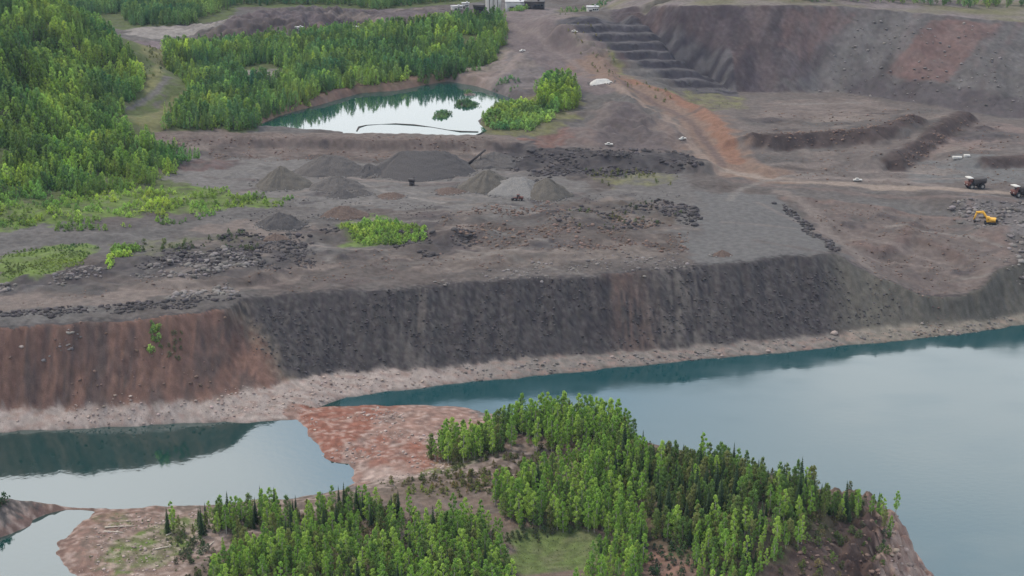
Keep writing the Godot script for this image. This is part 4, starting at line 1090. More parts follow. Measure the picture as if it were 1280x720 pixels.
func broadleaf(s: int, tall: float, wide: float, low: float, leaves: int, leaf: float) -> Array:
	# [trunk with limbs, crown of leaf clumps spread through uneven lobes]
	var rng := RandomNumberGenerator.new()
	rng.seed = s
	var t := SurfaceTool.new()
	t.begin(Mesh.PRIMITIVE_TRIANGLES)
	var lean := Vector3(rng.randf_range(-0.5, 0.5), 0, rng.randf_range(-0.5, 0.5))
	var mid := Vector3(0, tall * 0.55, 0) + lean * 0.5
	limb(t, Vector3(0, -0.6, 0), mid, tall * 0.013 + 0.03, tall * 0.008 + 0.02)
	limb(t, mid, Vector3(0, tall * 0.93, 0) + lean, tall * 0.008 + 0.02, 0.02)
	var c := SurfaceTool.new()
	c.begin(Mesh.PRIMITIVE_TRIANGLES)
	var lobes := []
	var n := 14
	for k in n:
		var f := float(k) / (n - 1)
		var y := lerpf(low, 0.9, f) * tall
		var out := wide * (0.25 + 0.75 * sin(PI * clampf(0.15 + f * 0.8, 0.0, 1.0))) * rng.randf_range(0.35, 0.75)
		var a := k * 2.4 + rng.randf_range(-0.5, 0.5)
		var p := Vector3(cos(a) * out, y, sin(a) * out) + lean * f
		lobes.append([p, wide * rng.randf_range(0.34, 0.56) * (1.0 - 0.45 * f), rng.randf_range(0.88, 1.12)])
		limb(t, Vector3(0, y - out * 0.7, 0) + lean * f * 0.8, p, 0.05, 0.02)
	lobes.append([Vector3(0, tall * 0.93, 0) + lean, wide * 0.30, 1.0])
	for k in leaves:
		var l: Array = lobes[rng.randi() % lobes.size()]
		var v := Vector3(rng.randfn(), rng.randfn(), rng.randfn()).normalized() * pow(rng.randf(), 0.45)
		var g: float = l[2] * rng.randf_range(0.85, 1.15)
		quad(c, l[0] + v * Vector3(l[1], l[1] * 1.25, l[1]), leaf * rng.randf_range(0.6, 1.25), rng, Color(g, g * rng.randf_range(0.95, 1.03), g))
	return [t.commit(), c.commit()]

func conifer(s: int, tall: float, wide: float, rings: int) -> Array:
	var rng := RandomNumberGenerator.new()
	rng.seed = s
	var t := SurfaceTool.new()
	t.begin(Mesh.PRIMITIVE_TRIANGLES)
	limb(t, Vector3(0, -0.6, 0), Vector3(0, tall * 0.97, 0), tall * 0.014 + 0.03, 0.02)
	var c := SurfaceTool.new()
	c.begin(Mesh.PRIMITIVE_TRIANGLES)
	for r in rings:
		var f := float(r) / rings
		var y := tall * lerpf(0.08, 0.97, f)
		var reach := wide * pow(1.0 - f, 0.85) + 0.08
		for k in 8:
			var a := TAU * k / 8 + r * 0.7 + rng.randf_range(-0.2, 0.2)
			var l := reach * rng.randf_range(0.65, 1.12)
			var dir := Vector3(cos(a), 0, sin(a))
			var side := Vector3(-sin(a), 0, cos(a)) * (0.16 * l + 0.10)
			var tip := Vector3(0, y - l * 0.28, 0) + dir * l
			var mid := Vector3(0, y - l * 0.02, 0) + dir * l * 0.5
			var g := rng.randf_range(0.75, 1.3)
			for q in [Vector3(0, y + 0.1, 0), mid + side, tip, Vector3(0, y + 0.1, 0), tip, mid - side, mid + side + Vector3(0, -0.3, 0), mid, mid - side + Vector3(0, -0.3, 0)]:
				c.set_color(Color(g, g, g))
				c.add_vertex(q)
	for k in 3:
		var a := TAU * k / 3
		for q in [Vector3(0, tall * 1.03, 0), Vector3(cos(a) * 0.15, tall * 0.9, sin(a) * 0.15), Vector3(cos(a + 2.0) * 0.15, tall * 0.9, sin(a + 2.0) * 0.15)]:
			c.set_color(Color(1, 1, 1))
			c.add_vertex(q)
	return [t.commit(), c.commit()]

func joined(parts: Array, trunk: Material, leaf: Material) -> ArrayMesh:
	var m := ArrayMesh.new()
	m.add_surface_from_arrays(Mesh.PRIMITIVE_TRIANGLES, parts[1].surface_get_arrays(0))
	m.add_surface_from_arrays(Mesh.PRIMITIVE_TRIANGLES, parts[0].surface_get_arrays(0))
	m.surface_set_material(0, leaf)
	m.surface_set_material(1, trunk)
	return m

func wood(a: Array, gap: float, lo: float, hi: float, shapes: Array, palette: Array, label: String, called := "forest", category := "forest", keep := -2.0, seed_ := 1, warp := 6.0) -> void:
	var rng := RandomNumberGenerator.new()
	rng.seed = seed_ * 131 + 17
	var where := []
	var tones := []
	for s in shapes:
		where.append([])
		tones.append([])
	for q in scatter(a, gap, rng, keep, warp):
		var g := ground(q.x, q.y)
		if g < 0.4 or (called != "reeds" and q.y > 850.0 and q.x < 20.0 and g < POND_Y + 0.3 and g > POND_Y - 3.0):
			continue
		if q.y > 850.0 and bare.any(func(p): return Geometry2D.is_point_in_polygon(q, p)):
			continue
		var k := rng.randi() % shapes.size()
		var s := rng.randf_range(lo, hi)
		var v := n_mid.get_noise_2d(q.x * 0.6, q.y * 0.6) * 0.7
		where[k].append(Transform3D(Basis(Vector3.UP, rng.randf() * TAU).scaled(Vector3(s * rng.randf_range(0.85, 1.2), s, s * rng.randf_range(0.85, 1.2))), Vector3(q.x, g - 0.2, -q.y)))
		var c: Color = palette[rng.randi() % palette.size()]
		var w := n_big.get_noise_2d(q.x * 1.5, q.y * 1.5)
		tones[k].append(Color(c.r * (1.0 + w * 0.9), c.g * (1.0 + w * 0.5), c.b) * (1.0 + v * 0.9) * rng.randf_range(0.82, 1.2))
	# one object for the whole wood: the shapes share one set of places each
	var o := Node3D.new()
	o.name = numbered(called)
	add_child(o)
	tag(o, label, category, "", "stuff")
	for k in shapes.size():
		if where[k].is_empty():
			continue
		var mm := MultiMesh.new()
		mm.transform_format = MultiMesh.TRANSFORM_3D
		mm.use_colors = true
		mm.mesh = shapes[k]
		mm.instance_count = where[k].size()
		for i in where[k].size():
			mm.set_instance_transform(i, where[k][i])
			mm.set_instance_color(i, tones[k][i])
		var p := MultiMeshInstance3D.new()
		p.name = "trees" if called == "forest" else "plants"
		p.multimesh = mm
		p.set_meta("kind", "stuff")
		o.add_child(p, true)

func forests() -> void:
	bare = [pv([-188.9, 1099.2, -173.2, 1112.4, -156.0, 1092.7, -150.4, 1067.4, -157.9, 1037.4, -177.5, 1055.2]), pv([-40.0, 1175.7, -24.7, 1172.0, -23.1, 1150.3, -34.5, 1146.7]), pv([-238.0, 922.7, -218.3, 992.3, -220.7, 1036.8, -227.5, 1036.8, -234.9, 966.4])]
	var big := []
	for k in 4:
		big.append(joined(broadleaf(200 + k, 10.0, 1.9 + 0.2 * k, 0.14, 620, 0.28), M.bark_grey, M.leaf))
	var fir := [joined(conifer(220, 11.0, 2.0, 12), M.bark_grey, M.leaf)]
	var bush := []
	for k in 3:
		bush.append(joined(broadleaf(240 + k, 3.0, 1.5, 0.15, 90, 0.34), M.bark_grey, M.leaf))
	var tuft := []
	for k in 2:
		tuft.append(joined(broadleaf(260 + k, 1.0, 0.8, 0.1, 40, 0.22), M.bark_grey, M.leaf))
	M.bush = bush
	M.tuft = tuft
	M.big = big
	var green := [Color(0.234, 0.377, 0.099), Color(0.180, 0.308, 0.087), Color(0.302, 0.444, 0.109), Color(0.144, 0.256, 0.080)]
	var deep := [Color(0.169, 0.299, 0.111), Color(0.136, 0.248, 0.099), Color(0.212, 0.334, 0.120)]
	var fresh := [Color(0.277, 0.446, 0.081), Color(0.227, 0.381, 0.071), Color(0.328, 0.471, 0.098), Color(0.184, 0.308, 0.069)]
	wood([-548.6, 1419.2, -440.0, 1386.0, -363.3, 1258.1, -288.0, 1128.7, -236.5, 1022.6, -231.0, 970.8, -228.8, 894.8, -235.2, 841.6, -313.2, 786.7], 3.3, 0.6, 1.2, big + fir, green, "dense green wood covering the hill on the left", "forest", "forest", -0.3, 1)
	wood([-548.6, 1419.2, -440.0, 1386.0, -363.3, 1258.1, -288.0, 1128.7, -236.5, 1022.6, -231.0, 970.8, -228.8, 894.8, -235.2, 841.6, -313.2, 786.7], 3.6, 0.6, 1.5, bush, green + fresh, "lighter scrub in the gaps of the hill wood", "scrub", "scrub", -0.4, 54)
	wood([-355.6, 895.9, -271.9, 922.9, -249.6, 927.6, -225.4, 904.8, -199.2, 878.8, -185.6, 834.5, -206.5, 789.1, -293.7, 729.7], 3.2, 0.55, 1.1, big + fir, green + fresh, "green wood at the foot of the hill left of the dam", "forest", "forest", -0.14, 2)
	wood([-355.6, 895.9, -271.9, 922.9, -249.6, 927.6, -225.4, 904.8, -199.2, 878.8, -185.6, 834.5, -206.5, 789.1, -293.7, 729.7], 3.0, 0.5, 1.3, bush, fresh, "light green scrub filling the gaps of the wood at the hill foot", "scrub", "scrub", -0.3, 51)
	wood([-324.1, 810.4, -235.8, 838.1, -196.7, 855.6, -176.5, 875.8, -165.2, 855.6, -175.3, 824.9, -182.5, 789.4, -201.2, 766.2, -291.2, 722.0], 2.8, 0.45, 0.9, big + bush, fresh + green, "lighter young trees between the hill wood and the yard", "forest", "forest", -0.1, 3)
	wood([-324.1, 810.4, -235.8, 838.1, -196.7, 855.6, -176.5, 875.8, -165.2, 855.6, -175.3, 824.9, -182.5, 789.4, -201.2, 766.2, -291.2, 722.0], 2.4, 0.4, 1.1, bush + tuft, fresh, "light scrub and weeds among the young trees above the yard", "scrub", "scrub", -0.3, 52)
	wood([-256.3, 1190.7, -147.5, 1229.9, -50.0, 1250.4, -7.4, 1229.9, -3.4, 1139.7, -21.8, 1086.3, -53.7, 1067.4, -109.2, 1031.6, -119.7, 1008.9, -131.7, 971.4, -145.1, 922.2, -150.6, 903.8, -199.8, 903.8, -202.9, 966.3, -207.8, 1008.9, -238.9, 1092.7], 3.3, 0.65, 1.15, big + fir, deep + green, "dark green wood around the far side of the pond", "forest", "forest", -0.22, 4)
	wood([-256.3, 1190.7, -147.5, 1229.9, -50.0, 1250.4, -7.4, 1229.9, -3.4, 1139.7, -21.8, 1086.3, -53.7, 1067.4, -109.2, 1031.6, -119.7, 1008.9, -131.7, 971.4, -145.1, 922.2, -150.6, 903.8, -199.8, 903.8, -202.9, 966.3, -207.8, 1008.9, -238.9, 1092.7], 3.6, 0.5, 1.3, bush, green + fresh, "lighter scrub in the gaps of the wood behind the pond", "scrub", "scrub", -0.35, 53)
	wood([-436.1, 1465.2, -354.2, 1488.4, -250.9, 1488.4, -162.3, 1488.4, -44.3, 1488.4, -35.5, 1431.7, -117.8, 1394.5, -156.4, 1431.7, -241.7, 1431.7, -260.3, 1359.0, -264.6, 1311.3, -315.7, 1320.5, -340.8, 1399.7, -386.7, 1339.5], 5.5, 0.9, 1.3, big + fir, deep, "distant dark wood along the top left", "forest", "forest", -0.5, 5)
	wood([-325.6, 1349.2, -270.8, 1379.1, -256.5, 1320.5, -305.0, 1302.1], 5.5, 0.8, 1.2, big + fir, deep, "dark strip of far trees above the tan clearing", "forest", "forest", -1.0, 6)
	wood([-249.8, 687.5, -229.2, 690.1, -204.9, 692.8, -178.6, 703.6, -148.5, 717.7, -118.1, 738.2, -106.5, 766.2, -131.7, 776.0, -165.6, 796.3, -205.9, 769.5, -267.8, 741.2], 2.3, 0.4, 1.1, bush + tuft, fresh, "bright green scrub below the young trees on the left", "scrub", "scrub", 0.02, 7)
	wood([-218.8, 655.6, -202.3, 670.4, -186.1, 678.0, -180.2, 662.9, -183.6, 641.5, -191.4, 619.1, -206.3, 614.7], 1.5, 0.5, 1.0, tuft, [Color(0.16, 0.25, 0.05), Color(0.13, 0.21, 0.05)], "bright grass and weeds on the flat left above the cliff road", "grass", "grass", -0.15, 8)
	wood([-167.0, 639.2, -161.8, 653.2, -164.7, 670.4, -171.4, 675.4, -172.7, 662.9], 1.9, 0.6, 1.1, bush, fresh, "small bright bush cluster right of the grass patch", "scrub", "scrub", -1.0, 9)
	wood([-168.1, 658.1, -162.7, 680.6, -115.6, 696.4, -112.0, 672.9, -150.9, 658.1], 3.0, 0.4, 0.9, bush + tuft, [Color(0.11, 0.14, 0.055), Color(0.10, 0.15, 0.05)], "thin olive weeds over the rough ground left of the rubble cone", "scrub", "scrub", 0.0, 10)
	wood([-76.0, 691.0, -74.1, 715.7, -59.9, 724.3, -38.3, 696.4, -39.8, 683.2, -60.1, 680.6], 1.6, 0.5, 1.0, bush + tuft, fresh, "bright green scrub clump in the middle of the yard", "scrub", "scrub", -0.4, 11)
	wood([-17.2, 941.9, -9.9, 976.6, 5.0, 992.2, 24.8, 981.7, 25.8, 941.9, 13.9, 914.0, -5.5, 902.9, -14.9, 914.0], 2.6, 0.8, 1.4, bush, green, "green thicket at the right end of the pond", "scrub", "scrub", -0.6, 12)
	wood([15.7, 971.5, 18.5, 1019.7, 31.5, 1042.6, 41.2, 1019.7, 40.5, 976.6, 29.1, 956.3], 3.4, 0.7, 1.2, big, green + fresh, "round green grove on the rise right of the pond", "grove", "grove", -2.0, 13)
	wood([-32.8, 1047.7, -26.6, 1053.6, -23.7, 1019.2, -30.7, 1013.7], 2.2, 0.7, 1.3, bush, deep, "pale green bushes on the tongue of land in the pond", "scrub", "scrub", -1.0, 14)
	wood([-38.0, 1002.8, -20.3, 1002.8, -19.0, 986.9, -36.8, 981.7], 1.8, 0.4, 0.9, bush, deep, "dark brush on the long islet in the pond", "reeds", "scrub", -1.0, 15)
	wood([-47.7, 971.5, -39.5, 974.0, -37.6, 951.6, -47.3, 951.6], 1.8, 0.4, 0.9, bush, deep, "dark brush on the small islet in the pond", "reeds", "scrub", -1.0, 16)
	wood([-21.8, 1031.8, 0.0, 1061.7, 5.2, 1031.8, -10.1, 1003.5], 2.6, 0.4, 0.9, bush, deep, "low brush on the bank above the right end of the pond", "scrub", "scrub", -0.2, 17)
	wood([31.7, 1221.1, 57.0, 1137.1, 79.3, 1051.0, 104.7, 998.4, 97.9, 979.2, 71.6, 1015.4, 44.5, 1109.2], 4.5, 0.3, 0.8, bush + tuft, [Color(0.14, 0.17, 0.07), Color(0.17, 0.18, 0.08)], "yellow-green weeds between the haul road and the benches", "scrub", "scrub", 0.0, 18)
	wood([38.4, 1286.9, 89.9, 1291.7, 81.7, 1263.5, 39.8, 1249.9], 4.5, 0.6, 1.2, bush, deep, "dark brush along the top of the benches", "scrub", "scrub", -0.3, 19)
	wood([-1.3, 1307.6, 13.0, 1307.6, 10.1, 1261.6, 1.9, 1261.6], 3.0, 0.9, 1.5, bush, deep, "dark bushes in the loop of the road at the top", "scrub", "scrub", -1.0, 20)
	wood([23.1, 745.1, 82.3, 760.6, 75.9, 711.5, 29.2, 704.5], 5.0, 0.3, 0.8, bush + tuft, [Color(0.12, 0.13, 0.06), Color(0.10, 0.14, 0.05)], "sparse olive weeds on the dark mound in mid yard", "scrub", "scrub", 0.05, 21)
	wood([35.9, 825.5, 88.4, 821.8, 77.4, 793.5, 44.8, 793.5], 3.4, 0.3, 0.8, bush + tuft, [Color(0.14, 0.16, 0.06), Color(0.11, 0.14, 0.05)], "thin weeds on the flat below the dam", "scrub", "scrub", 0.0, 22)
	wood([-136.3, 558.5, -135.7, 566.5, -132.4, 567.5, -129.3, 560.0], 2.0, 0.6, 1.1, bush, green, "green bush growing on the red cliff face", "scrub", "scrub", -2.0, 23, 1.0)
	wood([-128.8, 556.5, -128.1, 566.5, -123.7, 568.5, -121.4, 560.0], 2.4, 0.4, 0.8, bush, [Color(0.10, 0.12, 0.07)], "dull grey-green weeds beside the bush on the red face", "scrub", "scrub", -0.2, 24, 1.0)
	wood([-246.3, 961.6, -227.5, 1035.6, -245.1, 1148.1, -265.1, 1190.9, -250.4, 1095.3, -238.1, 1024.3], 4.0, 0.3, 0.8, tuft + bush, [Color(0.16, 0.19, 0.07), Color(0.13, 0.17, 0.06)], "yellowish grass and weeds in the clearing between the woods", "grass", "grass", -0.2, 25)
	wood([112.7, 1064.7, 148.7, 1052.8, 142.9, 986.8, 122.5, 966.5, 107.0, 997.3], 4.0, 0.3, 0.7, tuft, [Color(0.15, 0.17, 0.08)], "thin yellow grass at the corner of the pit floor", "grass", "grass", 0.0, 26)
	wood([193.0, 1127.3, 366.3, 1136.1, 376.2, 1167.8, 199.7, 1167.8], 7.0, 0.9, 1.4, big, deep, "blue-grey far trees beyond the pit rim", "forest", "forest", -0.3, 27)

func tree_kit() -> Dictionary:
	var k := {"aspen_tree": [], "alder_tree": [], "spruce_tree": []}
	for i in 9:
		k.aspen_tree.append(broadleaf(300 + i, 10.0, 1.45 + 0.16 * (i % 3), 0.14 + 0.05 * (i % 4), 1000, 0.205))
	for i in 7:
		k.alder_tree.append(broadleaf(320 + i, 8.0, 1.6 + 0.2 * (i % 3), 0.10, 1000, 0.205))
	for i in 4:
		k.spruce_tree.append(conifer(340 + i, 11.0, 1.7, 17))
	return k

func peninsula_trees() -> void:
	var kit := tree_kit()
	var rng := RandomNumberGenerator.new()
	rng.seed = 99
	var look := {"aspen_tree": ["aspen", M.bark_pale, ["aspen_a", "aspen_b", "aspen_c"], ["bright green aspen", "mid-green aspen", "yellow-green aspen"]], "alder_tree": ["alder", M.bark_grey, ["alder_a", "alder_b", "alder_c"], ["dark green alder", "dull green alder", "olive alder"]], "spruce_tree": ["spruce", M.bark_grey, ["spruce_a", "spruce_b"], ["blackish spruce", "dark green spruce"]]}
	# zone: outline, gap, share of aspen, share of spruce, scale from and to, where
	var zones := [
		[[-106.1, 444.7, -87.4, 449.2, -68.9, 449.2, -47.1, 452.6, -39.4, 449.2, -29.1, 440.8, -40.6, 433.7, -73.7, 431.6, -84.0, 422.2, -91.9, 433.7, -102.8, 440.2], 2.55, 0.45, 0.28, 0.5, 0.95, "of the north-west shore row"],
		[[-79.7, 425.5, -40.1, 428.7, -19.2, 436.2, -4.3, 429.7, 0.0, 401.6, 0.0, 370.7, -81.2, 370.7, -84.3, 401.6], 2.45, 0.62, 0.06, 0.55, 0.98, "of the grove west of the meadow"],
		[[-28.9, 495.9, -17.8, 510.1, 0.0, 507.2, 16.6, 516.7, 30.6, 507.2, 40.9, 487.7, 33.3, 472.1, 15.5, 477.2, 0.0, 485.1, -15.7, 485.1], 2.45, 0.72, 0.03, 0.7, 1.15, "of the trees round the brown mound"],
		[[-5.9, 449.0, 10.1, 464.6, 30.7, 470.8, 41.5, 459.7, 39.7, 436.5, 33.4, 414.3, 24.1, 420.5, 11.8, 428.4, 0.0, 430.0], 2.55, 0.85, 0.02, 0.7, 1.1, "of the pale-stemmed stand"],
		[[28.5, 472.2, 49.6, 458.0, 70.3, 447.0, 87.5, 434.1, 103.4, 425.7, 96.4, 417.6, 83.8, 413.3, 70.9, 403.1, 57.0, 398.1, 46.8, 405.6, 39.6, 413.3, 38.0, 436.4], 2.45, 0.16, 0.24, 0.55, 1.05, "of the dark ridge on the eastern hill"],
		[[50.9, 405.3, 72.7, 413.4, 85.0, 418.6, 78.9, 396.5, 66.5, 387.1, 64.1, 357.0, 48.1, 357.0], 2.45, 0.70, 0.04, 0.5, 0.95, "of the eastern hill's lower slope"],
		[[23.6, 405.4, 37.1, 421.5, 39.7, 410.3, 34.8, 391.3, 34.9, 365.4, 12.3, 365.4, 17.4, 392.2], 2.45, 0.8, 0.02, 0.5, 0.9, "of the trees by the red path"],
		[[106.1, 437.2, 113.1, 426.1, 107.3, 413.9, 103.6, 421.8], 3.6, 0.6, 0.1, 0.7, 1.0, "of the eastern cliff brink"],
	]
	var found := []
	for z in zones:
		var zb := box_of(pv(z[0]), 0.0)
		for q in scatter(z[0], z[1], rng, -0.42, 2.0):
			var u := (q - zb.position) / zb.size
			var side: String = ["near", "middle", "far"][clampi(int(u.y * 3.0), 0, 2)] + " " + ["left", "centre", "right"][clampi(int(u.x * 3.0), 0, 2)]
			var g := ground(q.x, q.y)
			if g < 0.8:
				continue
			var v := n_mid.get_noise_2d(q.x * 1.2 + 90.0, q.y * 1.2) * 0.6
			var r := rng.randf() + v * 0.5
			var kind := "aspen_tree" if r < z[2] else ("spruce_tree" if rng.randf() < z[3] / maxf(1.0 - z[2], 0.05) else "alder_tree")
			found.append([kind, q, g, lerpf(z[4] * 0.8, z[5] * 1.12, pow(rng.randf(), 1.3)), rng.randf(), z[6], rng.randi(), absf(q.x) > q.y * 0.34 + 2.0 or q.y < 372.0, side])
	# the nearest of each kind stand singly; what is left over forms one mass
	found.sort_custom(func(a, b): return a[1].y < b[1].y)
	var count := {"aspen_tree": 0, "alder_tree": 0, "spruce_tree": 0}
	var rest := {}
	for f in found:
		var kind: String = f[0]
		var l: Array = look[kind]
		var shapes: Array = kit[kind]
		var s: Array = shapes[f[6] % shapes.size()]
		var mt: StandardMaterial3D = M[l[2][(f[6] / 7) % l[2].size()]]
		var size: float = f[3] * (1.0 if kind != "spruce_tree" else 0.95)
		if f[7] or count[kind] >= 300:
			var key := [kind, f[6] % shapes.size()]
			if not rest.has(key):
				rest[key] = [[], []]
			rest[key][0].append(Transform3D(Basis(Vector3.UP, f[4] * TAU).scaled(Vector3(size, size, size)), Vector3(f[1].x, f[2], -f[1].y)))
			rest[key][1].append(mt.albedo_color.srgb_to_linear())
			continue
		count[kind] += 1
		var o := Node3D.new()
		o.name = numbered(kind)
		o.position = Vector3(f[1].x, f[2], -f[1].y)
		o.rotation.y = f[4] * TAU
		var side: String = f[8]
		var tone: String = l[3][(f[6] / 7) % l[2].size()]
		var stature := "small " if f[3] < 0.82 else ("tall " if f[3] > 0.98 else "")
		o.scale = Vector3(size * (0.9 + f[4] * 0.25), size, size * (0.9 + f[4] * 0.25))
		add_child(o)
		tag(o, ("%s%s %s %s" % [stature, tone, side, f[5]]).replace("middle centre", "centre"), "tree", "%s%ss %s %s" % [stature, tone, side, f[5]])
		mesh_node("trunk", s[0], l[1], o)
		mesh_node("crown", s[1], mt, o)
	print(count, " of ", found.size())
	if not rest.is_empty():
		var o := Node3D.new()
		o.name = "forest_margin"
		add_child(o)
		tag(o, "more trees of the peninsula behind and outside the nearest ones", "forest", "", "stuff")
		for key in rest:
			var mm := MultiMesh.new()
			mm.transform_format = MultiMesh.TRANSFORM_3D
			mm.use_colors = true
			mm.mesh = joined(kit[key[0]][key[1]], look[key[0]][1], M.leaf)
			mm.instance_count = rest[key][0].size()
			for i in rest[key][0].size():
				mm.set_instance_transform(i, rest[key][0][i])
				mm.set_instance_color(i, rest[key][1][i])
			var p := MultiMeshInstance3D.new()
			p.name = "trees"
			p.multimesh = mm
			p.set_meta("kind", "stuff")
			o.add_child(p, true)
	# undergrowth
	var low := [Color(0.09, 0.13, 0.04), Color(0.12, 0.18, 0.045), Color(0.08, 0.10, 0.04), Color(0.13, 0.12, 0.06)]
	wood([-105.6, 442.6, -68.6, 447.1, -39.2, 447.1, -19.3, 440.4, -4.3, 433.8, 0.0, 374.2, -82.0, 374.2], 2.2, 0.4, 0.9, M.bush + M.tuft, low, "undergrowth beneath the grove west of the meadow", "undergrowth", "scrub", -0.3, 40)
	wood([-20.5, 473.3, -10.7, 497.1, 16.2, 504.2, 48.9, 476.6, 90.4, 448.6, 106.8, 439.9, 82.7, 405.3, 54.7, 377.4, 35.0, 395.6, 37.4, 426.0, 0.0, 419.6, 0.0, 448.6], 2.3, 0.4, 0.9, M.bush + M.tuft, low, "undergrowth beneath the trees of the eastern hill", "undergrowth", "scrub", -0.25, 41)
	wood([-46.9, 478.1, -21.0, 481.9, -8.0, 491.6, 2.6, 481.9, -5.0, 457.6, -30.1, 457.6], 2.4, 0.3, 0.8, M.bush + M.tuft, low, "brown and green brush on the land bridge's landward end", "scrub", "scrub", -0.15, 42)
	wood([-124.7, 425.0, -122.9, 457.6, -96.7, 451.9, -85.3, 415.0], 2.4, 0.25, 0.6, M.tuft, [Color(0.15, 0.21, 0.05), Color(0.13, 0.17, 0.06)], "grass and weeds on the bare western end", "grass", "grass", -0.02, 43)
	wood([81.5, 412.3, 103.0, 422.9, 110.9, 412.3, 101.0, 369.9, 65.3, 365.7], 3.6, 0.4, 1.0, M.bush, low, "scattered bushes on the bare brown slope at the eastern tip", "scrub", "scrub", 0.0, 44)
	wood([-1.4, 425.5, 14.2, 431.9, 27.1, 415.3, 25.8, 400.7, 0.0, 399.7], 1.2, 0.2, 0.4, M.tuft, [Color(0.20, 0.26, 0.085), Color(0.17, 0.23, 0.075)], "grass of the small meadow among the trees", "grass", "grass", -0.5, 45)
	wood([-177.2, 463.8, -160.7, 459.6, -155.2, 456.1, -158.2, 451.5, -172.3, 449.2], 2.2, 0.5, 1.1, M.bush, [Color(0.05, 0.09, 0.035), Color(0.07, 0.11, 0.04)], "dark bushes on top of the small cape at the left edge", "scrub", "scrub", -1.0, 46)

# ------------------------------------------------------------------ machines, buildings, small things
func box(parent: Node3D, called: String, size: Vector3, at: Vector3, m: Material, turn := Vector3.ZERO, taper := 0.0) -> MeshInstance3D:
	# a block with chamfered upright edges and, with taper, a narrower top
	var st := SurfaceTool.new()
	st.begin(Mesh.PRIMITIVE_TRIANGLES)
	var c := minf(size.x, size.z) * 0.12
	var ring := []
	for y in [-0.5, 0.5]:
		var k := 1.0 - taper if y > 0.0 else 1.0
		var hx := size.x * 0.5 * k
		var hz := size.z * 0.5 * k
		ring.append([Vector3(hx - c, size.y * y, hz), Vector3(hx, size.y * y, hz - c), Vector3(hx, size.y * y, -hz + c), Vector3(hx - c, size.y * y, -hz), Vector3(-hx + c, size.y * y, -hz), Vector3(-hx, size.y * y, -hz + c), Vector3(-hx, size.y * y, hz - c), Vector3(-hx + c, size.y * y, hz)])
	for k in 8:
		var n := (k + 1) % 8
		for q in [ring[0][k], ring[1][k], ring[0][n], ring[0][n], ring[1][k], ring[1][n]]:
			st.add_vertex(q)
	for k in range(1, 7):
		for q in [ring[1][0], ring[1][k + 1], ring[1][k], ring[0][0], ring[0][k], ring[0][k + 1]]:
			st.add_vertex(q)
	st.generate_normals()
	var o := mesh_node(called, st.commit(), m, parent)
	o.position = at
	o.rotation = turn
	return o

func wheel(parent: Node3D, at: Vector3, r: float, w: float) -> void:
	var t := CylinderMesh.new()
	t.top_radius = r
	t.bottom_radius = r
	t.height = w
	t.radial_segments = 18
	var o := mesh_node("wheel", t, M.rubber, parent)
	o.position = at
	o.rotation.x = PI / 2
	var h := CylinderMesh.new()
	h.top_radius = r * 0.5
	h.bottom_radius = r * 0.55
	h.height = w + 0.1
	h.radial_segments = 12
	mesh_node("rim", h, M.rim, o)

func haul_truck(at: Array, turn: float, label: String) -> void:
	var o := base_node("haul_truck", at[0], at[1], INF, turn)
	tag(o, label, "truck", "haul trucks on the pit road")
	for x in [-2.9, 2.7]:
		for z in [-2.1, 2.1]:
			wheel(o, Vector3(x, 1.35, z), 1.4, 1.1 if x < 0.0 else 1.5)
	box(o, "chassis", Vector3(9.0, 0.9, 2.6), Vector3(0, 1.9, 0), M.truck_dark)
	box(o, "bonnet", Vector3(2.2, 1.9, 4.2), Vector3(-4.1, 2.6, 0), M.truck_red)
	var cab := box(o, "cab", Vector3(1.9, 1.8, 1.9), Vector3(-3.2, 4.4, 1.0), M.truck_red)
	box(cab, "window", Vector3(0.1, 0.9, 1.6), Vector3(-0.93, 0.25, 0), M.glass)
	box(o, "canopy", Vector3(2.9, 0.35, 5.0), Vector3(-3.6, 5.7, 0), M.white_paint)
	box(o, "bed", Vector3(6.6, 2.6, 4.9), Vector3(1.6, 3.9, 0), M.truck_dark, Vector3(0, 0, 0.12), -0.12)
	for z in [-1.5, 1.5]:
		box(o, "headlight", Vector3(0.15, 0.4, 0.6), Vector3(-5.22, 2.4, z), M.white_paint)

func excavator(at: Array, turn: float, label: String) -> void:
	var o := base_node("excavator", at[0], at[1], INF, turn)
	o.scale = Vector3.ONE * 0.98
	tag(o, label, "excavator")
	for z in [-1.5, 1.5]:
		box(o, "track", Vector3(5.4, 1.2, 0.9), Vector3(0, 0.6, z), M.rubber)
	box(o, "undercarriage", Vector3(3.0, 0.7, 2.2), Vector3(0, 0.9, 0), M.truck_dark)
	box(o, "house", Vector3(4.6, 1.8, 3.2), Vector3(0.5, 2.2, 0), M.yellow)
	box(o, "counterweight", Vector3(1.3, 1.6, 3.3), Vector3(3.1, 2.2, 0), M.truck_dark)
	var cab := box(o, "cab", Vector3(1.7, 1.9, 1.3), Vector3(-1.2, 3.1, 1.0), M.yellow)
	box(cab, "window", Vector3(0.1, 1.1, 1.0), Vector3(-0.84, 0.2, 0), M.glass)
	var boom := [Vector3(-1.2, 2.6, -0.3), Vector3(-3.6, 5.8, -0.3), Vector3(-6.6, 5.4, -0.3)]
	arm(o, "boom", boom, 0.95, M.yellow)
	arm(o, "stick", [Vector3(-6.4, 5.8, -0.3), Vector3(-7.6, 2.0, -0.3)], 0.7, M.yellow)
	arm(o, "hydraulic_ram", [Vector3(-1.8, 2.2, -0.3), Vector3(-3.4, 4.7, -0.3)], 0.3, M.truck_dark)
	box(o, "bucket", Vector3(1.5, 1.5, 1.7), Vector3(-7.2, 1.2, -0.3), M.truck_dark, Vector3(0, 0, 0.5), 0.3)

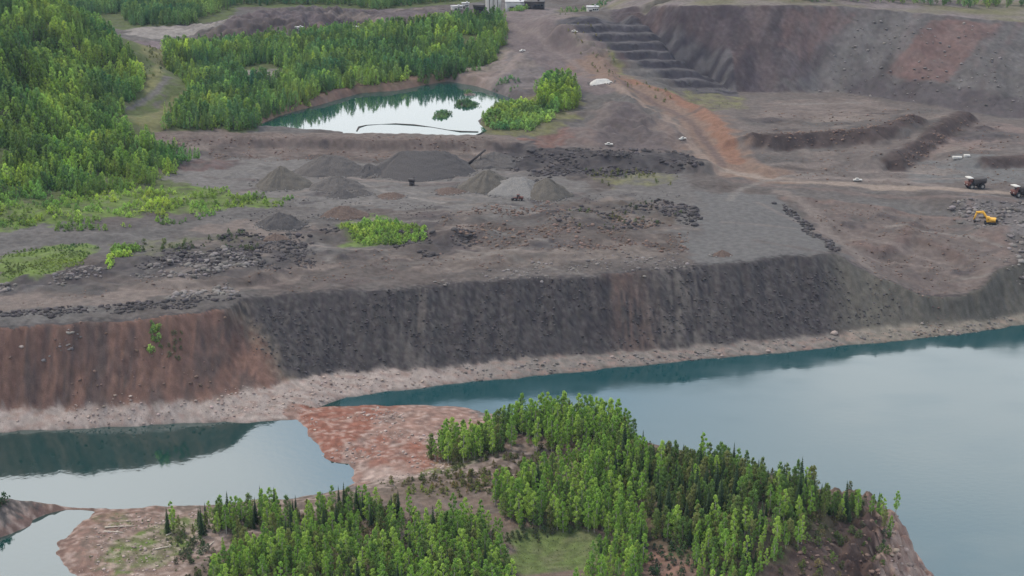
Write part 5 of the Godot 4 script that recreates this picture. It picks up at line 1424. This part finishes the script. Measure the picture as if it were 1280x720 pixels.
func arm(parent: Node3D, called: String, p: Array, w: float, m: Material) -> void:
	var st := SurfaceTool.new()
	st.begin(Mesh.PRIMITIVE_TRIANGLES)
	for k in p.size() - 1:
		var up: Vector3 = (p[k + 1] - p[k]).normalized()
		var side := Vector3(0, 0, 1) * w * 0.45
		var out := up.cross(Vector3(0, 0, 1)).normalized() * w * 0.6
		var a := []
		var b := []
		for s in [side + out, side - out, -side - out, -side + out]:
			a.append(p[k] - up * w * 0.3 + s)
			b.append(p[k + 1] + up * w * 0.3 + s * 0.85)
		for i in 4:
			var n := (i + 1) % 4
			for q in [a[i], b[i], a[n], a[n], b[i], b[n]]:
				st.add_vertex(q)
		for q in [b[0], b[2], b[1], b[0], b[3], b[2], a[0], a[1], a[2], a[0], a[2], a[3]]:
			st.add_vertex(q)
	st.generate_normals()
	mesh_node(called, st.commit(), m, parent)

func loader(at: Array, turn: float, label: String) -> void:
	var o := base_node("wheel_loader", at[0], at[1], INF, turn)
	o.scale = Vector3.ONE * 0.8
	tag(o, label, "loader")
	for x in [-1.7, 1.7]:
		for z in [-1.2, 1.2]:
			wheel(o, Vector3(x, 0.85, z), 0.9, 0.7)
	box(o, "engine_body", Vector3(3.0, 1.4, 2.0), Vector3(1.6, 1.9, 0), M.truck_red)
	box(o, "front_frame", Vector3(2.2, 0.9, 1.4), Vector3(-1.6, 1.4, 0), M.truck_red)
	var cab := box(o, "cab", Vector3(1.5, 1.7, 1.6), Vector3(-0.1, 2.7, 0), M.truck_dark)
	box(cab, "roof", Vector3(1.7, 0.2, 1.8), Vector3(0, 0.95, 0), M.truck_red)
	arm(o, "lift_arm", [Vector3(-0.9, 2.0, 0), Vector3(-3.4, 1.2, 0)], 0.45, M.truck_red)
	box(o, "bucket", Vector3(1.3, 1.2, 2.8), Vector3(-3.9, 0.8, 0), M.truck_dark, Vector3(0, 0, 0.3), 0.25)

func pickup(at: Array, turn: float, label: String) -> void:
	var o := base_node("pickup_truck", at[0], at[1], INF, turn)
	o.scale = Vector3.ONE * 0.85
	tag(o, label, "pickup", "white pickup trucks around the workings")
	for x in [-1.7, 1.7]:
		for z in [-0.8, 0.8]:
			wheel(o, Vector3(x, 0.4, z), 0.42, 0.3)
	box(o, "body", Vector3(5.4, 0.8, 1.9), Vector3(0, 0.9, 0), M.white_paint)
	var cab := box(o, "cab", Vector3(2.2, 0.8, 1.8), Vector3(-0.3, 1.65, 0), M.white_paint, Vector3.ZERO, 0.18)
	box(cab, "window", Vector3(1.7, 0.4, 1.72), Vector3(0, 0.05, 0), M.glass)

func shed(at: Array, size: Vector3, wall: Material, roof: Material, label: String, turn := 0.0) -> void:
	var o := base_node("site_building", at[0], at[1], INF, turn)
	tag(o, label, "building", "site buildings at the head of the haul road")
	box(o, "wall", size, Vector3(0, size.y * 0.5 - 0.4, 0), wall)
	var rf := box(o, "roof", Vector3(size.x + 0.8, 0.5, size.z + 0.8), Vector3(0, size.y - 0.1, 0), roof)
	box(rf, "vent", Vector3(1.4, 1.0, 1.4), Vector3(size.x * 0.2, 0.7, 0), roof)
	box(o, "door", Vector3(size.x * 0.22, size.y * 0.6, 0.2), Vector3(-size.x * 0.2, size.y * 0.3 - 0.2, size.z * 0.5 + 0.06), M.truck_dark)
	for k in 3:
		box(o, "window", Vector3(size.x * 0.12, size.y * 0.2, 0.2), Vector3(size.x * (0.05 + k * 0.16), size.y * 0.62, size.z * 0.5 + 0.06), M.glass)

func tank(at: Array, r: float, h: float, label: String) -> void:
	var o := base_node("silo", at[0], at[1])
	tag(o, label, "silo", "white silos at the head of the haul road")
	var c := CylinderMesh.new()
	c.top_radius = r
	c.bottom_radius = r
	c.height = h
	c.radial_segments = 24
	mesh_node("shell", c, M.white_paint, o).position.y = h * 0.5 - 0.5
	var k := CylinderMesh.new()
	k.top_radius = 0.3
	k.bottom_radius = r * 1.03
	k.height = r * 0.6
	k.radial_segments = 24
	mesh_node("roof", k, M.grey_paint, o).position.y = h - 0.5 + r * 0.3
	box(o, "ladder", Vector3(0.5, h, 0.2), Vector3(0, h * 0.5 - 0.4, r + 0.1), M.truck_dark)

func log_(at: Array, l: float, turn: float, label: String) -> void:
	var st := SurfaceTool.new()
	st.begin(Mesh.PRIMITIVE_TRIANGLES)
	limb(st, Vector3(-l * 0.5, 0, 0), Vector3(0, 0.15, 0.1), 0.22, 0.18)
	limb(st, Vector3(0, 0.15, 0.1), Vector3(l * 0.5, 0.05, 0), 0.18, 0.08)
	limb(st, Vector3(l * 0.2, 0.1, 0), Vector3(l * 0.32, 0.7, 0.4), 0.07, 0.03)
	st.generate_normals()
	var o := mesh_node("fallen_trunk", st.commit(), M.driftwood)
	o.position = Vector3(at[0], ground(at[0], at[1]) + 0.2, -at[1])
	o.rotation.y = turn
	tag(o, label, "log", "bleached fallen trunks on the western end")

func works() -> void:
	M.rubber = mat(Color(0.025, 0.025, 0.026))
	M.rim = mat(Color(0.20, 0.19, 0.18), 0.6)
	M.truck_dark = mat(Color(0.05, 0.045, 0.045), 0.7)
	M.truck_red = mat(Color(0.11, 0.05, 0.042), 0.7)
	M.white_paint = mat(Color(0.42, 0.41, 0.39), 0.8)
	M.grey_paint = mat(Color(0.35, 0.35, 0.36), 0.6)
	M.yellow = mat(Color(0.60, 0.33, 0.05), 0.6)
	M.glass = mat(Color(0.02, 0.025, 0.03), 0.08)
	M.driftwood = mat(Color(0.42, 0.37, 0.31))
	haul_truck([236.3, 794.2], 0.15, "dark haul truck with a white canopy, whole in view on the pit road")
	haul_truck([255.0, 779.1], 0.3, "dark haul truck with a white canopy, half cut off at the right edge")
	excavator([228.0, 737.6], -0.25, "yellow excavator with a raised boom on the grey rubble at the right")
	loader([3.1, 762.2], -0.3, "small red wheel loader in front of the pale gravel heap")
	pickup([7.3, 1114.1], 0.6, "white pickup on the road fork above the pond")
	pickup([44.2, 1131.7], -0.5, "white pickup on the haul road beside the weeds")
	pickup([54.2, 879.2], 0.1, "white pickup at the foot of the brown fan behind the yard")
	pickup([96.5, 888.7], 0.6, "white pickup left of the red haul road")
	pickup([179.9, 811.6], 0.0, "white pickup on the tan road below the dug face")
	var k := 0
	for p in [[242.5, 852.8], [247.7, 852.8]]:
		var o := base_node("site_container", p[0], p[1])
		tag(o, ["white container on the pit floor, left of a pair", "white container on the pit floor, right of a pair"][k], "container", "white containers on the pit floor")
		box(o, "shell", Vector3(5.0 if k == 0 else 3.2, 1.5, 1.8), Vector3(0, 0.65, 0), M.white_paint)
		box(o, "door", Vector3(0.8, 1.1, 0.12), Vector3(0.5, 0.6, 0.93), M.grey_paint)
		k += 1
	# head of the haul road
	tank([-18.2, 1305.7], 3.2, 13.0, "left white silo among the trees at the head of the road")
	tank([-11.7, 1305.7], 3.2, 14.0, "right white silo beside the grey plant building")
	shed([3.2, 1300.8], Vector3(17, 9, 12), M.grey_paint, M.grey_paint, "grey plant building right of the white silos")
	shed([17.9, 1285.5], Vector3(16, 7, 10), M.truck_dark, M.truck_dark, "dark low building at the top of the haul road")
	shed([61.3, 1222.8], Vector3(9, 5, 7), M.white_paint, M.grey_paint, "small white building beyond the benches")
	shed([-45.9, 1336.9], Vector3(9, 3.6, 5), M.white_paint, M.grey_paint, "low white building at the edge of the far wood", 0.4)
	shed([-39.0, 1351.7], Vector3(6, 5.5, 5), M.white_paint, M.grey_paint, "white hut beside the low white building")
	shed([-118.2, 1252.9], Vector3(12, 3.5, 6), M.white_paint, M.grey_paint, "long white building on the purple spoil ground")
	shed([-274.5, 1171.6], Vector3(6, 4, 5), M.white_paint, M.grey_paint, "white hut in the gap behind the hill wood")
	shed([-165.6, 1247.0], Vector3(6, 3, 5), M.white_paint, M.grey_paint, "tiny white hut in front of the purple spoil heap")
	# crusher tower by the road, posts in the yard
	var t := base_node("crusher_tower", [-25.1, 1227.1][0], [-25.1, 1227.1][1])
	tag(t, "dark crusher tower beside the road above the wood", "tower")
	box(t, "tower_body", Vector3(6, 11, 6), Vector3(0, 5.0, 0), M.truck_dark)
	box(t, "hopper", Vector3(8, 3, 8), Vector3(0, 11.6, 0), M.truck_dark, Vector3.ZERO, -0.2)
	arm(t, "conveyor", [Vector3(2, 9, 0), Vector3(22, 1, 0)], 1.3, M.grey_paint)
	var c := base_node("conveyor", [-18.9, 838.1][0], [-18.9, 838.1][1])
	tag(c, "dark stacking conveyor leaning over the small grey heap by the dam", "conveyor")
	arm(c, "belt_frame", [Vector3(-5, 0.2, 0), Vector3(4.5, 8.2, 0)], 1.0, M.truck_dark)
	arm(c, "prop", [Vector3(1.5, -0.4, 0), Vector3(2.4, 6.2, 0)], 0.4, M.truck_dark)
	wheel(c, Vector3(1.5, 0.4, 0.9), 0.6, 0.4)
	wheel(c, Vector3(1.5, 0.4, -0.9), 0.6, 0.4)
	var s := base_node("screening_plant", [-51.1, 795.2][0], [-51.1, 795.2][1])
	tag(s, "small dark screening machine in front of the largest heap", "machine")
	box(s, "frame", Vector3(2.6, 2.2, 2.0), Vector3(0, 0.9, 0), M.truck_dark)
	box(s, "hopper", Vector3(3.0, 1.4, 2.4), Vector3(0, 2.7, 0), M.truck_dark, Vector3.ZERO, -0.25)
	arm(s, "discharge_belt", [Vector3(0.8, 1.0, 0), Vector3(1.2, 4.6, 0)], 0.5, M.truck_dark)
	# floating boom across the near end of the pond
	var line := Curve3D.new()
	var bp := [-90.1, 914.0, -89.8, 925.5, -86.0, 931.1, -77.8, 933.9, -68.8, 934.8, -57.7, 931.5, -47.0, 925.5, -37.3, 917.4, -29.7, 912.7, -19.5, 911.8]
	for i in range(0, bp.size(), 2):
		line.add_point(Vector3(bp[i], POND_Y + 0.1, -bp[i + 1]))
	var st := SurfaceTool.new()
	st.begin(Mesh.PRIMITIVE_TRIANGLES)
	var pts := line.tessellate(4)
	for i in pts.size() - 1:
		limb(st, pts[i] - Vector3(0, 0.25, 0), pts[i + 1] - Vector3(0, 0.25, 0), 0.55 + 0.25 * sin(i * 1.7), 0.55 + 0.25 * sin((i + 1) * 1.7))
	st.generate_normals()
	tag(mesh_node("floating_boom", st.commit(), mat(Color(0.05, 0.042, 0.038))), "dark floating boom curving across the near end of the pond", "boom")
	log_([-120.7, 447.8], 9.0, 0.1, "long bleached trunk lying above the western shore")
	log_([-121.5, 443.9], 6.5, -0.15, "bleached trunk in front of the long one")
	log_([-102.7, 441.9], 6.0, 0.8, "bleached trunk on stony ground left of the shore trees")
	log_([-89.8, 430.2], 7.0, 1.2, "bleached trunk at the left foot of the grove")
	log_([-103.4, 430.2], 5.0, 0.4, "short bleached trunk in the western grass")
